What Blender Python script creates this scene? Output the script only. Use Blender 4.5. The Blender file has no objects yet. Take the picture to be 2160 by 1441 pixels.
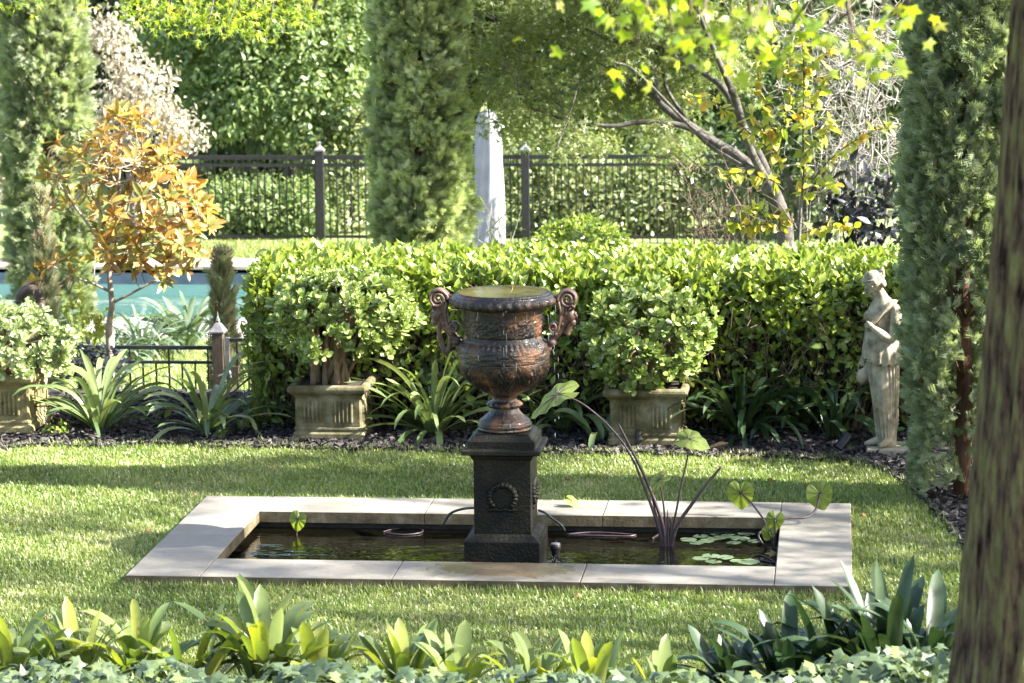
import bpy, math, random
import numpy as np
from mathutils import Vector, Matrix

SC = bpy.context.scene
COL = SC.collection
rng = np.random.default_rng(7)

# ------------------------------------------------------------------ camera
F_PX, PITCH, YAW, ROLL, CAM_H = 6000.0, 0.1593, 0.1154, -0.0127, 4.0
PCX, PCY = 1080.0, 720.5
_cy, _sy = math.cos(YAW), math.sin(YAW)
FW = np.array([-_sy * math.cos(PITCH), _cy * math.cos(PITCH), -math.sin(PITCH)])
_rt = np.array([_cy, _sy, 0.0])
_up = np.cross(_rt, FW)
RT = _rt * math.cos(ROLL) + _up * math.sin(ROLL)
UP = _up * math.cos(ROLL) - _rt * math.sin(ROLL)
CAM = np.array([0.0, 0.0, CAM_H])

def G(px, py, z=0.0):
    d = FW + RT * ((px - PCX) / F_PX) + UP * ((PCY - py) / F_PX)
    return CAM + d * ((z - CAM_H) / d[2])

def P(px, py, Y):
    d = FW + RT * ((px - PCX) / F_PX) + UP * ((PCY - py) / F_PX)
    return CAM + d * (Y / d[1])

def J(p):
    d = np.asarray(p, float) - CAM
    z = d @ FW
    return PCX + F_PX * (d @ RT) / z, PCY - F_PX * (d @ UP) / z

cam_data = bpy.data.cameras.new('camera')
cam = bpy.data.objects.new('camera', cam_data)
COL.objects.link(cam)
m = Matrix.Identity(4)
for i in range(3):
    m[i][0], m[i][1], m[i][2], m[i][3] = RT[i], UP[i], -FW[i], CAM[i]
cam.matrix_world = m
cam_data.sensor_width = 36.0
cam_data.lens = F_PX / 2160.0 * 36.0
cam_data.clip_start = 0.1
cam_data.clip_end = 2000.0
cam_data.dof.use_dof = True
cam_data.dof.focus_distance = 17.4
cam_data.dof.aperture_fstop = 5.0
SC.camera = cam

# ------------------------------------------------------------------ light
SUN_EL = math.radians(36.0)
SUN_AZ = math.radians(93.5)          # clockwise from +Y
w = bpy.data.worlds.new('World')
SC.world = w
w.use_nodes = True
nt = w.node_tree
nt.nodes.clear()
sky = nt.nodes.new('ShaderNodeTexSky')
sky.sky_type = 'NISHITA'
sky.sun_disc = False
sky.sun_elevation = SUN_EL
sky.sun_rotation = SUN_AZ
sky.dust_density = 2.0
sky.ozone_density = 0.7
bg = nt.nodes.new('ShaderNodeBackground')
bg.inputs['Strength'].default_value = 0.075
wo = nt.nodes.new('ShaderNodeOutputWorld')
nt.links.new(sky.outputs[0], bg.inputs[0])
nt.links.new(bg.outputs[0], wo.inputs[0])

sd = bpy.data.lights.new('sun', 'SUN')
sd.energy = 4.8
sd.angle = math.radians(0.5)
sd.color = (1.0, 0.965, 0.90)
sun = bpy.data.objects.new('sun', sd)
COL.objects.link(sun)
sdir = Vector((-math.sin(SUN_AZ) * math.cos(SUN_EL), -math.cos(SUN_AZ) * math.cos(SUN_EL), -math.sin(SUN_EL)))
sun.rotation_euler = sdir.to_track_quat('-Z', 'Y').to_euler()
sun.location = (20, 10, 20)

SC.view_settings.view_transform = 'Standard'
SC.view_settings.look = 'None'
SC.view_settings.exposure = 2.7
SC.view_settings.gamma = 1.0
SC.view_settings.use_curve_mapping = False
SC.cycles.max_bounces = 6
SC.cycles.diffuse_bounces = 3
SC.cycles.glossy_bounces = 3
SC.cycles.transmission_bounces = 4
SC.cycles.transparent_max_bounces = 4
SC.cycles.sample_clamp_indirect = 6.0
SC.cycles.use_denoising = True

GZ = -0.07      # upper lawn
LZ = -0.95      # lower garden round the swimming pool

# ------------------------------------------------------------------ helpers
def new_obj(name, data, parent=None):
    o = bpy.data.objects.new(name, data)
    COL.objects.link(o)
    if parent is not None:
        o.parent = parent
    return o

def tag(o, label, cat, group=None):
    o['label'] = label
    o['category'] = cat
    if group:
        o['group'] = group
    return o

def structure(o, kind='structure'):
    o['kind'] = kind
    return o

def thing(name, label, cat, loc, group=None):
    o = new_obj(name, None)
    o.location = Vector([float(v) for v in loc])
    o.empty_display_size = 0.1
    return tag(o, label, cat, group)

class Geo:
    def __init__(self):
        self.V, self.F, self.n = [], [], 0
    def add(self, V, F, mat=0, rnd=None):
        V = np.asarray(V, float).reshape(-1, 3)
        if isinstance(F, np.ndarray):
            F = [F]
        elif len(F) and not isinstance(F[0], np.ndarray):
            by = {}
            for f in F:
                by.setdefault(len(f), []).append(f)
            F = [np.array(v) for v in by.values()]
            rnd = None if (rnd is not None and np.ndim(rnd)) else rnd
        for f in F:
            if not len(f):
                continue
            if rnd is None:
                r = np.full(len(f), rng.random())
            elif np.ndim(rnd) == 0:
                r = np.full(len(f), float(rnd))
            else:
                r = np.repeat(rnd, len(f) // len(rnd))
            self.F.append((f + self.n, mat, r))
        self.V.append(V)
        self.n += len(V)
        return self
    def build(self, name, mats, parent=None, smooth=False):
        if not isinstance(mats, (list, tuple)):
            mats = [mats]
        me = bpy.data.meshes.new(name)
        V = np.concatenate(self.V) if self.V else np.zeros((0, 3))
        if parent is not None:
            off = Vector((0, 0, 0))
            q = parent
            while q is not None:
                off += q.location
                q = q.parent
            V = V - np.array(off)
        me.vertices.add(len(V))
        me.vertices.foreach_set('co', V.astype(np.float32).ravel())
        idx = np.concatenate([f.ravel() for f, _, _ in self.F])
        tot = np.concatenate([np.full(len(f), f.shape[1]) for f, _, _ in self.F])
        st = np.concatenate([[0], np.cumsum(tot)[:-1]])
        me.loops.add(len(idx))
        me.loops.foreach_set('vertex_index', idx.astype(np.int32))
        me.polygons.add(len(tot))
        me.polygons.foreach_set('loop_start', st.astype(np.int32))
        mi = np.concatenate([np.full(len(f), k) for f, k, _ in self.F])
        me.polygons.foreach_set('material_index', mi.astype(np.int32))
        me.polygons.foreach_set('use_smooth', np.full(len(tot), bool(smooth)))
        a = me.attributes.new('rnd', 'FLOAT', 'FACE')
        a.data.foreach_set('value', np.concatenate([r for _, _, r in self.F]).astype(np.float32))
        for mm in mats:
            me.materials.append(mm)
        me.update(calc_edges=True)
        return new_obj(name, me, parent)

def unit(v):
    v = np.asarray(v, float)
    return v / (np.linalg.norm(v, axis=-1, keepdims=True) + 1e-9)

def frames(d, u):
    d = unit(d)
    x = np.cross(d, u)
    bad = np.linalg.norm(x, axis=1) < 1e-4
    x[bad] = np.cross(d[bad], np.array([1.0, 0.3, 0.1]))
    x = unit(x)
    z = np.cross(x, d)
    return np.stack([x, d, z], axis=2)          # columns

def scatter(tmpl, T, M, S):
    tV, tF = tmpl
    N = len(T)
    S = np.asarray(S, float)
    if S.ndim == 1:
        S = S[:, None].repeat(3, 1)
    V = np.einsum('nij,nkj->nki', M, tV[None, :, :] * S[:, None, :]) + T[:, None, :]
    k = len(tV)
    off = (np.arange(N) * k)[:, None, None]
    Fs = [(f[None] + off).reshape(-1, f.shape[1]) for f in tF]
    return V.reshape(-1, 3), Fs

def rand_dir(n):
    return unit(rng.normal(size=(n, 3)))

# leaf templates: base at origin, axis +Y, face up +Z
def t_kite(w=0.45, fold=0.08, droop=0.1, pos=0.45):
    V = np.array([[0, 0, 0], [w / 2, pos, fold], [0, 1, -droop], [-w / 2, pos, fold]], float)
    return V, [np.array([[0, 1, 2], [0, 2, 3]])]

def t_oval(w=0.45, fold=0.06, droop=0.15, rows=((.15, .6), (.45, 1.0), (.75, .75))):
    V = [[0, 0, 0]]
    for t, k in rows:
        z = -droop * t * t
        V += [[-w / 2 * k, t, z + fold * k], [0, t, z], [w / 2 * k, t, z + fold * k]]
    V.append([0, 1, -droop])
    tri = [[0, 2, 1], [0, 3, 2]]
    quad = []
    n = len(rows)
    for i in range(n - 1):
        a = 1 + 3 * i
        b = a + 3
        quad += [[a, a + 1, b + 1, b], [a + 1, a + 2, b + 2, b + 1]]
    a = 1 + 3 * (n - 1)
    e = len(V) - 1
    tri += [[a, a + 1, e], [a + 1, a + 2, e]]
    return np.array(V, float), [np.array(tri), np.array(quad)]

def t_lobed(lobes, valley, cen=0.12, droop=0.12):
    pts = [(0.0, 0.0)]
    ang = []
    for i, (a, l) in enumerate(lobes):
        ang.append((a, l))
        if i < len(lobes) - 1:
            ang.append(((a + lobes[i + 1][0]) / 2, valley))
    for a, l in ang:
        pts.append((l * math.cos(math.radians(a)), cen + l * math.sin(math.radians(a))))
    V = [[0, cen, 0.03]] + [[x, y, -droop * (x * x + y * y)] for x, y in pts]
    k = len(pts)
    tri = [[0, 1 + i, 1 + (i + 1) % k] for i in range(k)]
    return np.array(V, float), [np.array(tri)]

T_MAPLE = t_lobed([(-25, .55), (25, .8), (90, .9), (155, .8), (205, .55)], .40, droop=.25)
T_FINE = t_lobed([(-15, .6), (30, .85), (90, 1.0), (150, .85), (195, .6)], .16)
T_IVY = t_lobed([(-30, .5), (25, .62), (90, .85), (155, .62), (210, .5)], .42, droop=.2)

def t_spray(n=6):
    """feathery conifer branchlet"""
    V, Ft = [], []
    def needle(a, d, l, w, z):
        b = len(V)
        n2 = (-d[1], d[0])
        V.extend([[a[0] + n2[0] * w, a[1] + n2[1] * w, z], [a[0] - n2[0] * w, a[1] - n2[1] * w, z],
                  [a[0] + d[0] * l, a[1] + d[1] * l, z + .12 * l * (1 if z >= 0 else -1)]])
        Ft.append([b, b + 1, b + 2])
    needle((0, 0), (0, 1), 1.0, .045, 0)
    for i in range(n):
        t = .10 + .72 * i / n
        l = .50 * (1 - .5 * t)
        for s in (-1, 1):
            needle((0, t), (s * .5, .866), l, .055, s * .06 * (-1) ** i)
    return np.array(V, float), [np.array(Ft)]
T_SPRAY = t_spray()

def tube_geo(g, pts, rad, n=6, mat=0, rnd=None, cap=True):
    pts = np.asarray(pts, float)
    k = len(pts)
    rad = np.broadcast_to(np.asarray(rad, float), (k,)) if np.ndim(rad) else np.full(k, rad)
    tg = np.gradient(pts, axis=0)
    tg = unit(tg)
    ref = np.array([0.0, 0, 1]) if abs(tg[:, 2]).mean() < .8 else np.array([0, 1.0, 0])
    x = unit(np.cross(tg, ref))
    y = np.cross(tg, x)
    a = np.linspace(0, 2 * math.pi, n, endpoint=False)
    V = pts[:, None, :] + rad[:, None, None] * (np.cos(a)[None, :, None] * x[:, None, :] + np.sin(a)[None, :, None] * y[:, None, :])
    i, j = np.meshgrid(np.arange(k - 1), np.arange(n), indexing='ij')
    Q = np.stack([i * n + j, i * n + (j + 1) % n, (i + 1) * n + (j + 1) % n, (i + 1) * n + j], -1).reshape(-1, 4)
    r = rng.random() if rnd is None else rnd
    Fs = [Q]
    if cap:
        Fs += [np.arange(n)[None, ::-1].copy(), (np.arange(n) + (k - 1) * n)[None]]
    g.add(V.reshape(-1, 3), Fs, mat, r)

def smooth_path(pts, n=4):
    """Catmull-Rom through points"""
    p = np.asarray(pts, float)
    p = np.vstack([2 * p[0] - p[1], p, 2 * p[-1] - p[-2]])
    out = []
    for i in range(1, len(p) - 2):
        for t in np.linspace(0, 1, n, endpoint=False):
            a, b, c, d = p[i - 1], p[i], p[i + 1], p[i + 2]
            out.append(.5 * ((2 * b) + (c - a) * t + (2 * a - 5 * b + 4 * c - d) * t * t + (-a + 3 * b - 3 * c + d) * t ** 3))
    out.append(p[-2])
    return np.array(out)

def box_geo(g, c, h, mat=0, rot=0.0, rnd=None):
    c = np.asarray(c, float)
    s = np.array([[x, y, z] for z in (-1, 1) for y in (-1, 1) for x in (-1, 1)], float) * np.asarray(h, float)
    cr, sr = math.cos(rot), math.sin(rot)
    s = np.stack([s[:, 0] * cr - s[:, 1] * sr, s[:, 0] * sr + s[:, 1] * cr, s[:, 2]], 1)
    F = np.array([[0, 2, 3, 1], [4, 5, 7, 6], [0, 1, 5, 4], [1, 3, 7, 5], [3, 2, 6, 7], [2, 0, 4, 6]])
    g.add(s + c, F, mat, rnd)

def bevel_slab(g, x0, x1, y0, y1, z0, z1, b=0.006, mat=0, rnd=None):
    """slab with chamfered top arrises"""
    V = []
    for (i, z) in ((0, z0), (0, z1 - b), (b, z1)):
        V += [[x0 + i, y0 + i, z], [x1 - i, y0 + i, z], [x1 - i, y1 - i, z], [x0 + i, y1 - i, z]]
    F = [[3, 2, 1, 0], [8, 9, 10, 11]]
    for k in (0, 4):
        F += [[k + i, k + (i + 1) % 4, k + 4 + (i + 1) % 4, k + 4 + i] for i in range(4)]
    g.add(V, np.array(F), mat, rnd)

def square_loft(g, cx, cy, levels, ch=0.006, mat=0, rnd=None):
    """levels: (half width, z) -> chamfered-corner square stack"""
    V = []
    for h, z in levels:
        c = min(ch, h * .5)
        ring = [(h - c, -h), (h, -h + c), (h, h - c), (h - c, h), (-h + c, h), (-h, h - c), (-h, -h + c), (-h + c, -h)]
        V += [[cx + a, cy + b, z] for a, b in ring]
    k = len(levels)
    Q = [[i * 8 + j, i * 8 + (j + 1) % 8, (i + 1) * 8 + (j + 1) % 8, (i + 1) * 8 + j] for i in range(k - 1) for j in range(8)]
    g.add(V, [np.array(Q), np.arange(8)[None, ::-1].copy(), (np.arange(8) + (k - 1) * 8)[None]], mat, rnd)

def lathe_geo(g, c, prof, n=48, mat=0, disp=None, rnd=None):
    """prof: (r, z)"""
    prof = np.asarray(prof, float)
    a = np.linspace(0, 2 * math.pi, n, endpoint=False)
    R = prof[:, 0][:, None].repeat(n, 1)
    Z = prof[:, 1][:, None].repeat(n, 1)
    if disp is not None:
        R = R + disp(Z, a[None, :].repeat(len(prof), 0), R)
    V = np.stack([c[0] + R * np.cos(a), c[1] + R * np.sin(a), c[2] + Z], -1).reshape(-1, 3)
    k = len(prof)
    i, j = np.meshgrid(np.arange(k - 1), np.arange(n), indexing='ij')
    Q = np.stack([i * n + j, i * n + (j + 1) % n, (i + 1) * n + (j + 1) % n, (i + 1) * n + j], -1).reshape(-1, 4)
    g.add(V, Q, mat, rnd if rnd is not None else .5)

def ball_geo(g, c, r, mat=0, n=10, rnd=None, squash=(1, 1, 1)):
    th = np.linspace(0.0, math.pi, n)
    a = np.linspace(0, 2 * math.pi, n * 2, endpoint=False)
    V = np.stack([np.sin(th)[:, None] * np.cos(a), np.sin(th)[:, None] * np.sin(a), np.cos(th)[:, None].repeat(2 * n, 1)], -1)
    V = V.reshape(-1, 3) * r * np.array(squash) + np.asarray(c)
    m2 = 2 * n
    i, j = np.meshgrid(np.arange(n - 1), np.arange(m2), indexing='ij')
    Q = np.stack([i * m2 + j, (i + 1) * m2 + j, (i + 1) * m2 + (j + 1) % m2, i * m2 + (j + 1) % m2], -1).reshape(-1, 4)
    g.add(V, Q, mat, rnd)

def lump(p, s=1.0, k=0.0):
    x, y, z = p[..., 0] * s, p[..., 1] * s, p[..., 2] * s
    return (np.sin(2.1 * x + 1.3 * y + k) * np.sin(1.7 * y - 1.1 * z + 2 * k) + .6 * np.sin(4.3 * x - 2.7 * z + 3 * k) * np.sin(3.9 * y + 3.1 * z + k)) / 1.6

# ------------------------------------------------------------------ materials
def new_mat(name):
    mt = bpy.data.materials.new(name)
    mt.use_nodes = True
    t = mt.node_tree
    t.nodes.clear()
    out = t.nodes.new('ShaderNodeOutputMaterial')
    return mt, t, out

def ramp(t, stops, src=None):
    r = t.nodes.new('ShaderNodeValToRGB')
    el = r.color_ramp.elements
    while len(el) < len(stops):
        el.new(0.5)
    for e, (p, c) in zip(el, stops):
        e.position = p
        e.color = (*c, 1)
    if src is not None:
        t.links.new(src, r.inputs[0])
    return r

def noise(t, scale, detail=4, rough=.6, vec=None):
    n = t.nodes.new('ShaderNodeTexNoise')
    n.inputs['Scale'].default_value = scale
    n.inputs['Detail'].default_value = detail
    n.inputs['Roughness'].default_value = rough
    if vec is None:
        g = t.nodes.new('ShaderNodeNewGeometry')
        vec = g.outputs['Position']
    t.links.new(vec, n.inputs['Vector'])
    return n

def leaf_mat(name, cols, trans=.35, rough=.4, spec=.5, tcol=None, back=None, mott=12.0):
    """cols: ramp by each leaf's own random number, plus mottling"""
    mt, t, out = new_mat(name)
    at = t.nodes.new('ShaderNodeAttribute')
    at.attribute_name = 'rnd'
    cols = [tuple(.92 * v + .08 * (.3 * c[0] + .6 * c[1] + .1 * c[2]) * k for v, k in zip(c, (1.08, 1.0, .86))) for c in cols]
    n = len(cols)
    r = ramp(t, [(i / (n - 1), c) for i, c in enumerate(cols)], at.outputs['Fac'])
    nz = noise(t, mott, 3)
    mr = t.nodes.new('ShaderNodeMapRange')
    mr.inputs['To Min'].default_value = .75
    mr.inputs['To Max'].default_value = 1.25
    mr.inputs['From Min'].default_value = .25
    mr.inputs['From Max'].default_value = .75
    t.links.new(nz.outputs['Fac'], mr.inputs['Value'])
    mu = t.nodes.new('ShaderNodeVectorMath')
    mu.operation = 'SCALE'
    t.links.new(r.outputs[0], mu.inputs[0])
    t.links.new(mr.outputs[0], mu.inputs['Scale'])
    col = mu.outputs[0]
    if back is not None:
        ge = t.nodes.new('ShaderNodeNewGeometry')
        mx = t.nodes.new('ShaderNodeMix')
        mx.data_type = 'RGBA'
        t.links.new(ge.outputs['Backfacing'], mx.inputs['Factor'])
        t.links.new(col, mx.inputs['A'])
        mx.inputs['B'].default_value = (*back, 1)
        col = mx.outputs['Result']
    b = t.nodes.new('ShaderNodeBsdfPrincipled')
    t.links.new(col, b.inputs['Base Color'])
    b.inputs['Roughness'].default_value = rough
    b.inputs['Specular IOR Level'].default_value = spec
    tr = t.nodes.new('ShaderNodeBsdfTranslucent')
    tm = t.nodes.new('ShaderNodeVectorMath')
    tm.operation = 'MULTIPLY'
    t.links.new(col, tm.inputs[0])
    tm.inputs[1].default_value = tcol or (1.35, 1.35, .75)
    t.links.new(tm.outputs[0], tr.inputs['Color'])
    mx = t.nodes.new('ShaderNodeMixShader')
    mx.inputs[0].default_value = trans
    t.links.new(b.outputs[0], mx.inputs[1])
    t.links.new(tr.outputs[0], mx.inputs[2])
    t.links.new(mx.outputs[0], out.inputs[0])
    return mt

def solid_mat(name, stops, scale=8.0, rough=.7, bump=.3, bscale=None, spec=.5, metal=0.0, detail=6, bdist=.01, coat=0.0, rvar=None, vec_scale=None):
    mt, t, out = new_mat(name)
    vec = None
    if vec_scale is not None:
        g = t.nodes.new('ShaderNodeNewGeometry')
        mp = t.nodes.new('ShaderNodeMapping')
        mp.inputs['Scale'].default_value = vec_scale
        t.links.new(g.outputs['Position'], mp.inputs['Vector'])
        vec = mp.outputs[0]
    nz = noise(t, scale, detail, vec=vec)
    r = ramp(t, stops, nz.outputs['Fac'])
    b = t.nodes.new('ShaderNodeBsdfPrincipled')
    t.links.new(r.outputs[0], b.inputs['Base Color'])
    b.inputs['Roughness'].default_value = rough
    b.inputs['Specular IOR Level'].default_value = spec
    b.inputs['Metallic'].default_value = metal
    b.inputs['Coat Weight'].default_value = coat
    b.inputs['Coat Roughness'].default_value = .12
    if rvar:
        mr = t.nodes.new('ShaderNodeMapRange')
        mr.inputs['From Min'].default_value = .3
        mr.inputs['From Max'].default_value = .7
        mr.inputs['To Min'].default_value = rvar[0]
        mr.inputs['To Max'].default_value = rvar[1]
        n3 = noise(t, scale * 1.7, 3, vec=vec)
        t.links.new(n3.outputs['Fac'], mr.inputs['Value'])
        t.links.new(mr.outputs[0], b.inputs['Roughness'])
    if bump:
        n2 = noise(t, bscale or scale * 6, 5, vec=vec)
        bp = t.nodes.new('ShaderNodeBump')
        bp.inputs['Strength'].default_value = bump
        bp.inputs['Distance'].default_value = bdist
        t.links.new(n2.outputs['Fac'], bp.inputs['Height'])
        t.links.new(bp.outputs[0], b.inputs['Normal'])
    t.links.new(b.outputs[0], out.inputs[0])
    return mt

def water_mat(name, col, wave_scale, strength, rough=.02, dist=.02, spec=.5):
    mt, t, out = new_mat(name)
    b = t.nodes.new('ShaderNodeBsdfPrincipled')
    b.inputs['Base Color'].default_value = (*col, 1)
    b.inputs['Roughness'].default_value = rough
    b.inputs['IOR'].default_value = 1.333
    b.inputs['Specular IOR Level'].default_value = spec
    g = t.nodes.new('ShaderNodeNewGeometry')
    mp = t.nodes.new('ShaderNodeMapping')
    mp.inputs['Scale'].default_value = (1.0, 2.2, 1.0)
    t.links.new(g.outputs['Position'], mp.inputs['Vector'])
    nz = noise(t, wave_scale, 3, .5, mp.outputs[0])
    bp = t.nodes.new('ShaderNodeBump')
    bp.inputs['Strength'].default_value = strength
    bp.inputs['Distance'].default_value = dist
    t.links.new(nz.outputs['Fac'], bp.inputs['Height'])
    t.links.new(bp.outputs[0], b.inputs['Normal'])
    t.links.new(b.outputs[0], out.inputs[0])
    return mt

M = {}
M['grass'] = leaf_mat('grass_blades', [(.12, .18, .035), (.17, .24, .05), (.22, .29, .07), (.30, .33, .12), (.42, .40, .23)], .38, .38, .5, mott=1.3)
M['soil_grass'] = solid_mat('lawn_soil', [(.3, (.05, .075, .02)), (.6, (.09, .11, .035)), (.8, (.14, .14, .06))], 9, .95, .4)
M['far_grass'] = solid_mat('lower_lawn', [(.3, (.12, .17, .045)), (.55, (.19, .23, .08)), (.8, (.26, .27, .11))], 3, .95, .5, 60)
M['mulch'] = solid_mat('mulch_soil', [(.3, (.012, .01, .009)), (.7, (.035, .028, .024))], 20, .95, .8)
M['chip'] = leaf_mat('bark_chip', [(.012, .010, .010), (.03, .025, .024), (.055, .046, .044), (.12, .10, .09)], 0.0, .75, .3, mott=30)
def coping_mat():
    mt, t, out = new_mat('coping_stone')
    at = t.nodes.new('ShaderNodeAttribute'); at.attribute_name = 'rnd'
    n1, n2, n3 = noise(t, 2.0, 6), noise(t, 38, 5), noise(t, 7, 8, .75)
    r = ramp(t, [(.25, (.165, .146, .114)), (.5, (.222, .20, .163)), (.75, (.27, .247, .208))], n1.outputs['Fac'])
    def mul(col, fac, lo, hi, fmin, fmax):
        mr = t.nodes.new('ShaderNodeMapRange')
        mr.inputs['From Min'].default_value = fmin; mr.inputs['From Max'].default_value = fmax
        mr.inputs['To Min'].default_value = lo; mr.inputs['To Max'].default_value = hi
        t.links.new(fac, mr.inputs['Value'])
        v = t.nodes.new('ShaderNodeVectorMath'); v.operation = 'SCALE'
        t.links.new(col, v.inputs[0]); t.links.new(mr.outputs[0], v.inputs['Scale'])
        return v.outputs[0]
    c = mul(r.outputs[0], at.outputs['Fac'], .9, 1.1, 0, 1)
    c = mul(c, n2.outputs['Fac'], .9, 1.08, .3, .7)
    c = mul(c, n3.outputs['Fac'], .62, 1.0, .28, .42)          # dark lichen specks and stains
    # splashed, wet patch of stone in front of the fountain
    g = t.nodes.new('ShaderNodeNewGeometry')
    mp = t.nodes.new('ShaderNodeMapping'); mp.vector_type = 'POINT'
    mp.inputs['Location'].default_value = (1.95 / .55, -16.3 / .26, 0); mp.inputs['Scale'].default_value = (1 / .55, 1 / .26, 0)
    t.links.new(g.outputs['Position'], mp.inputs['Vector'])
    ln = t.nodes.new('ShaderNodeVectorMath'); ln.operation = 'LENGTH'
    t.links.new(mp.outputs[0], ln.inputs[0])
    ad = t.nodes.new('ShaderNodeMath'); ad.operation = 'MULTIPLY_ADD'
    t.links.new(n3.outputs['Fac'], ad.inputs[0]); ad.inputs[1].default_value = 1.3
    t.links.new(ln.outputs['Value'], ad.inputs[2])
    wet = t.nodes.new('ShaderNodeMapRange')
    wet.inputs['From Min'].default_value = 1.3; wet.inputs['From Max'].default_value = 1.75
    wet.inputs['To Min'].default_value = 1.0; wet.inputs['To Max'].default_value = 0.0
    t.links.new(ad.outputs[0], wet.inputs['Value'])
    mx = t.nodes.new('ShaderNodeMix'); mx.data_type = 'RGBA'
    t.links.new(wet.outputs[0], mx.inputs['Factor'])
    t.links.new(c, mx.inputs['A'])
    wc = t.nodes.new('ShaderNodeVectorMath'); wc.operation = 'MULTIPLY'
    t.links.new(c, wc.inputs[0]); wc.inputs[1].default_value = (.62, .54, .42)
    t.links.new(wc.outputs[0], mx.inputs['B'])
    b = t.nodes.new('ShaderNodeBsdfPrincipled')
    t.links.new(mx.outputs['Result'], b.inputs['Base Color'])
    rr = t.nodes.new('ShaderNodeMapRange'); rr.inputs['To Min'].default_value = .62; rr.inputs['To Max'].default_value = .16
    t.links.new(wet.outputs[0], rr.inputs['Value']); t.links.new(rr.outputs[0], b.inputs['Roughness'])
    bp = t.nodes.new('ShaderNodeBump'); bp.inputs['Strength'].default_value = .12; bp.inputs['Distance'].default_value = .01
    n4 = noise(t, 120, 4)
    t.links.new(n4.outputs['Fac'], bp.inputs['Height']); t.links.new(bp.outputs[0], b.inputs['Normal'])
    t.links.new(b.outputs[0], out.inputs[0])
    return mt
M['coping'] = coping_mat()
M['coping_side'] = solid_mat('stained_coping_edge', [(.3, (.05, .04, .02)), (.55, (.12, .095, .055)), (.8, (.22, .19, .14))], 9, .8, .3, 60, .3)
M['wall_dark'] = solid_mat('pond_wall', [(.3, (.012, .011, .008)), (.7, (.04, .032, .02))], 12, .6, .4)
M['pond'] = water_mat('pond_water', (.0035, .0032, .0014), 3.0, .28, .02, .045, 1.0)
M['urn_water'] = water_mat('basin_water', (.115, .10, .032), 9.0, .15, .03, .01)
M['iron'] = solid_mat('wet_cast_iron', [(.36, (.005, .004, .003)), (.48, (.016, .010, .006)), (.58, (.065, .030, .013)), (.68, (.15, .062, .024)), (.8, (.10, .075, .04))], 8, .35, 1.0, 48, .4, bdist=.012, coat=.22, rvar=(.2, .6))
M['iron_handle'] = solid_mat('rusty_iron', [(.3, (.03, .016, .010)), (.5, (.10, .052, .034)), (.75, (.24, .15, .11))], 14, .5, .5, 60, .5, coat=.2)
M['pedestal'] = solid_mat('wet_black_iron', [(.35, (.004, .004, .003)), (.6, (.010, .009, .005)), (.8, (.03, .022, .010))], 6, .4, .9, 60, .22, bdist=.008, coat=0.0, rvar=(.35, .65))
M['drop'] = water_mat('water_drop', (.33, .36, .38), 10, 0.0, .05)
M['stone'] = solid_mat('mossy_planter', [(.30, (.04, .034, .016)), (.48, (.10, .086, .042)), (.62, (.19, .168, .10)), (.85, (.36, .335, .26))], 6, .9, .6, 45, .2, bdist=.006)
M['stone_b'] = solid_mat('pale_planter', [(.30, (.10, .085, .04)), (.55, (.24, .20, .095)), (.8, (.45, .42, .33))], 5, .9, .5, 45, .2, bdist=.006)
M['potsoil'] = solid_mat('pot_soil', [(.3, (.012, .009, .006)), (.7, (.05, .037, .024))], 30, .95, .6)
M['jade'] = leaf_mat('jade_leaf', [(.12, .19, .04), (.19, .27, .055), (.28, .35, .085), (.38, .43, .14)], .12, .2, .9, (1.3, 1.4, .5))
M['jade_pale'] = leaf_mat('pale_jade_leaf', [(.17, .23, .09), (.26, .33, .12), (.36, .42, .19), (.46, .50, .27)], .12, .28, .6, (1.3, 1.4, .6))
M['jade_stem'] = solid_mat('jade_stem', [(.3, (.10, .065, .035)), (.7, (.24, .17, .10))], 25, .8, .5)
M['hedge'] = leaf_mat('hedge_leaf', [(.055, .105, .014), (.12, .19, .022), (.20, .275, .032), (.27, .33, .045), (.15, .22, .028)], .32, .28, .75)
M['hedge_shade_core'] = solid_mat('hedge_shade_core', [(.3, (.006, .007, .003)), (.7, (.022, .02, .01))], 15, .95, .8)  # near-black colour stands in for the shade inside the hedge
M['bark_tan'] = solid_mat('magnolia_bark', [(.3, (.14, .11, .08)), (.7, (.32, .26, .19))], 20, .8, .3)
M['twig'] = solid_mat('brown_twig', [(.3, (.05, .033, .02)), (.7, (.15, .11, .07))], 30, .85, .3)
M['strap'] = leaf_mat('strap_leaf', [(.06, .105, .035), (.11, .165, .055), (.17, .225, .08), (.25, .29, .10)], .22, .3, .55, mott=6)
M['strap_shaded'] = leaf_mat('shaded_strap_leaf', [(.018, .042, .014), (.032, .065, .022), (.05, .085, .03)], .2, .33, .5, mott=6)  # strap leaf colour darkened to stand in for shade at the right
M['clivia'] = leaf_mat('clivia_leaf', [(.09, .14, .04), (.15, .20, .06), (.21, .26, .075), (.32, .33, .05)], .35, .28, .55, (1.5, 1.6, .35), mott=5)
M['ivy'] = leaf_mat('ivy_leaf', [(.04, .068, .032), (.075, .11, .05), (.11, .155, .07), (.18, .235, .055)], .25, .33, .55, mott=18)
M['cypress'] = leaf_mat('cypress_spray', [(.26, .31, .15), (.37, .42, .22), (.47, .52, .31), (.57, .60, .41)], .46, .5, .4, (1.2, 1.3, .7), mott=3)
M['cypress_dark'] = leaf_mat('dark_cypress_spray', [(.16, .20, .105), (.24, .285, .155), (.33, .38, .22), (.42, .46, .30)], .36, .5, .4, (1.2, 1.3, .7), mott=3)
M['conifer_pale'] = leaf_mat('pale_conifer', [(.16, .2, .10), (.24, .27, .15), (.32, .31, .2), (.30, .22, .14)], .3, .6, .25, (1.2, 1.2, .8), mott=4)
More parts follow.
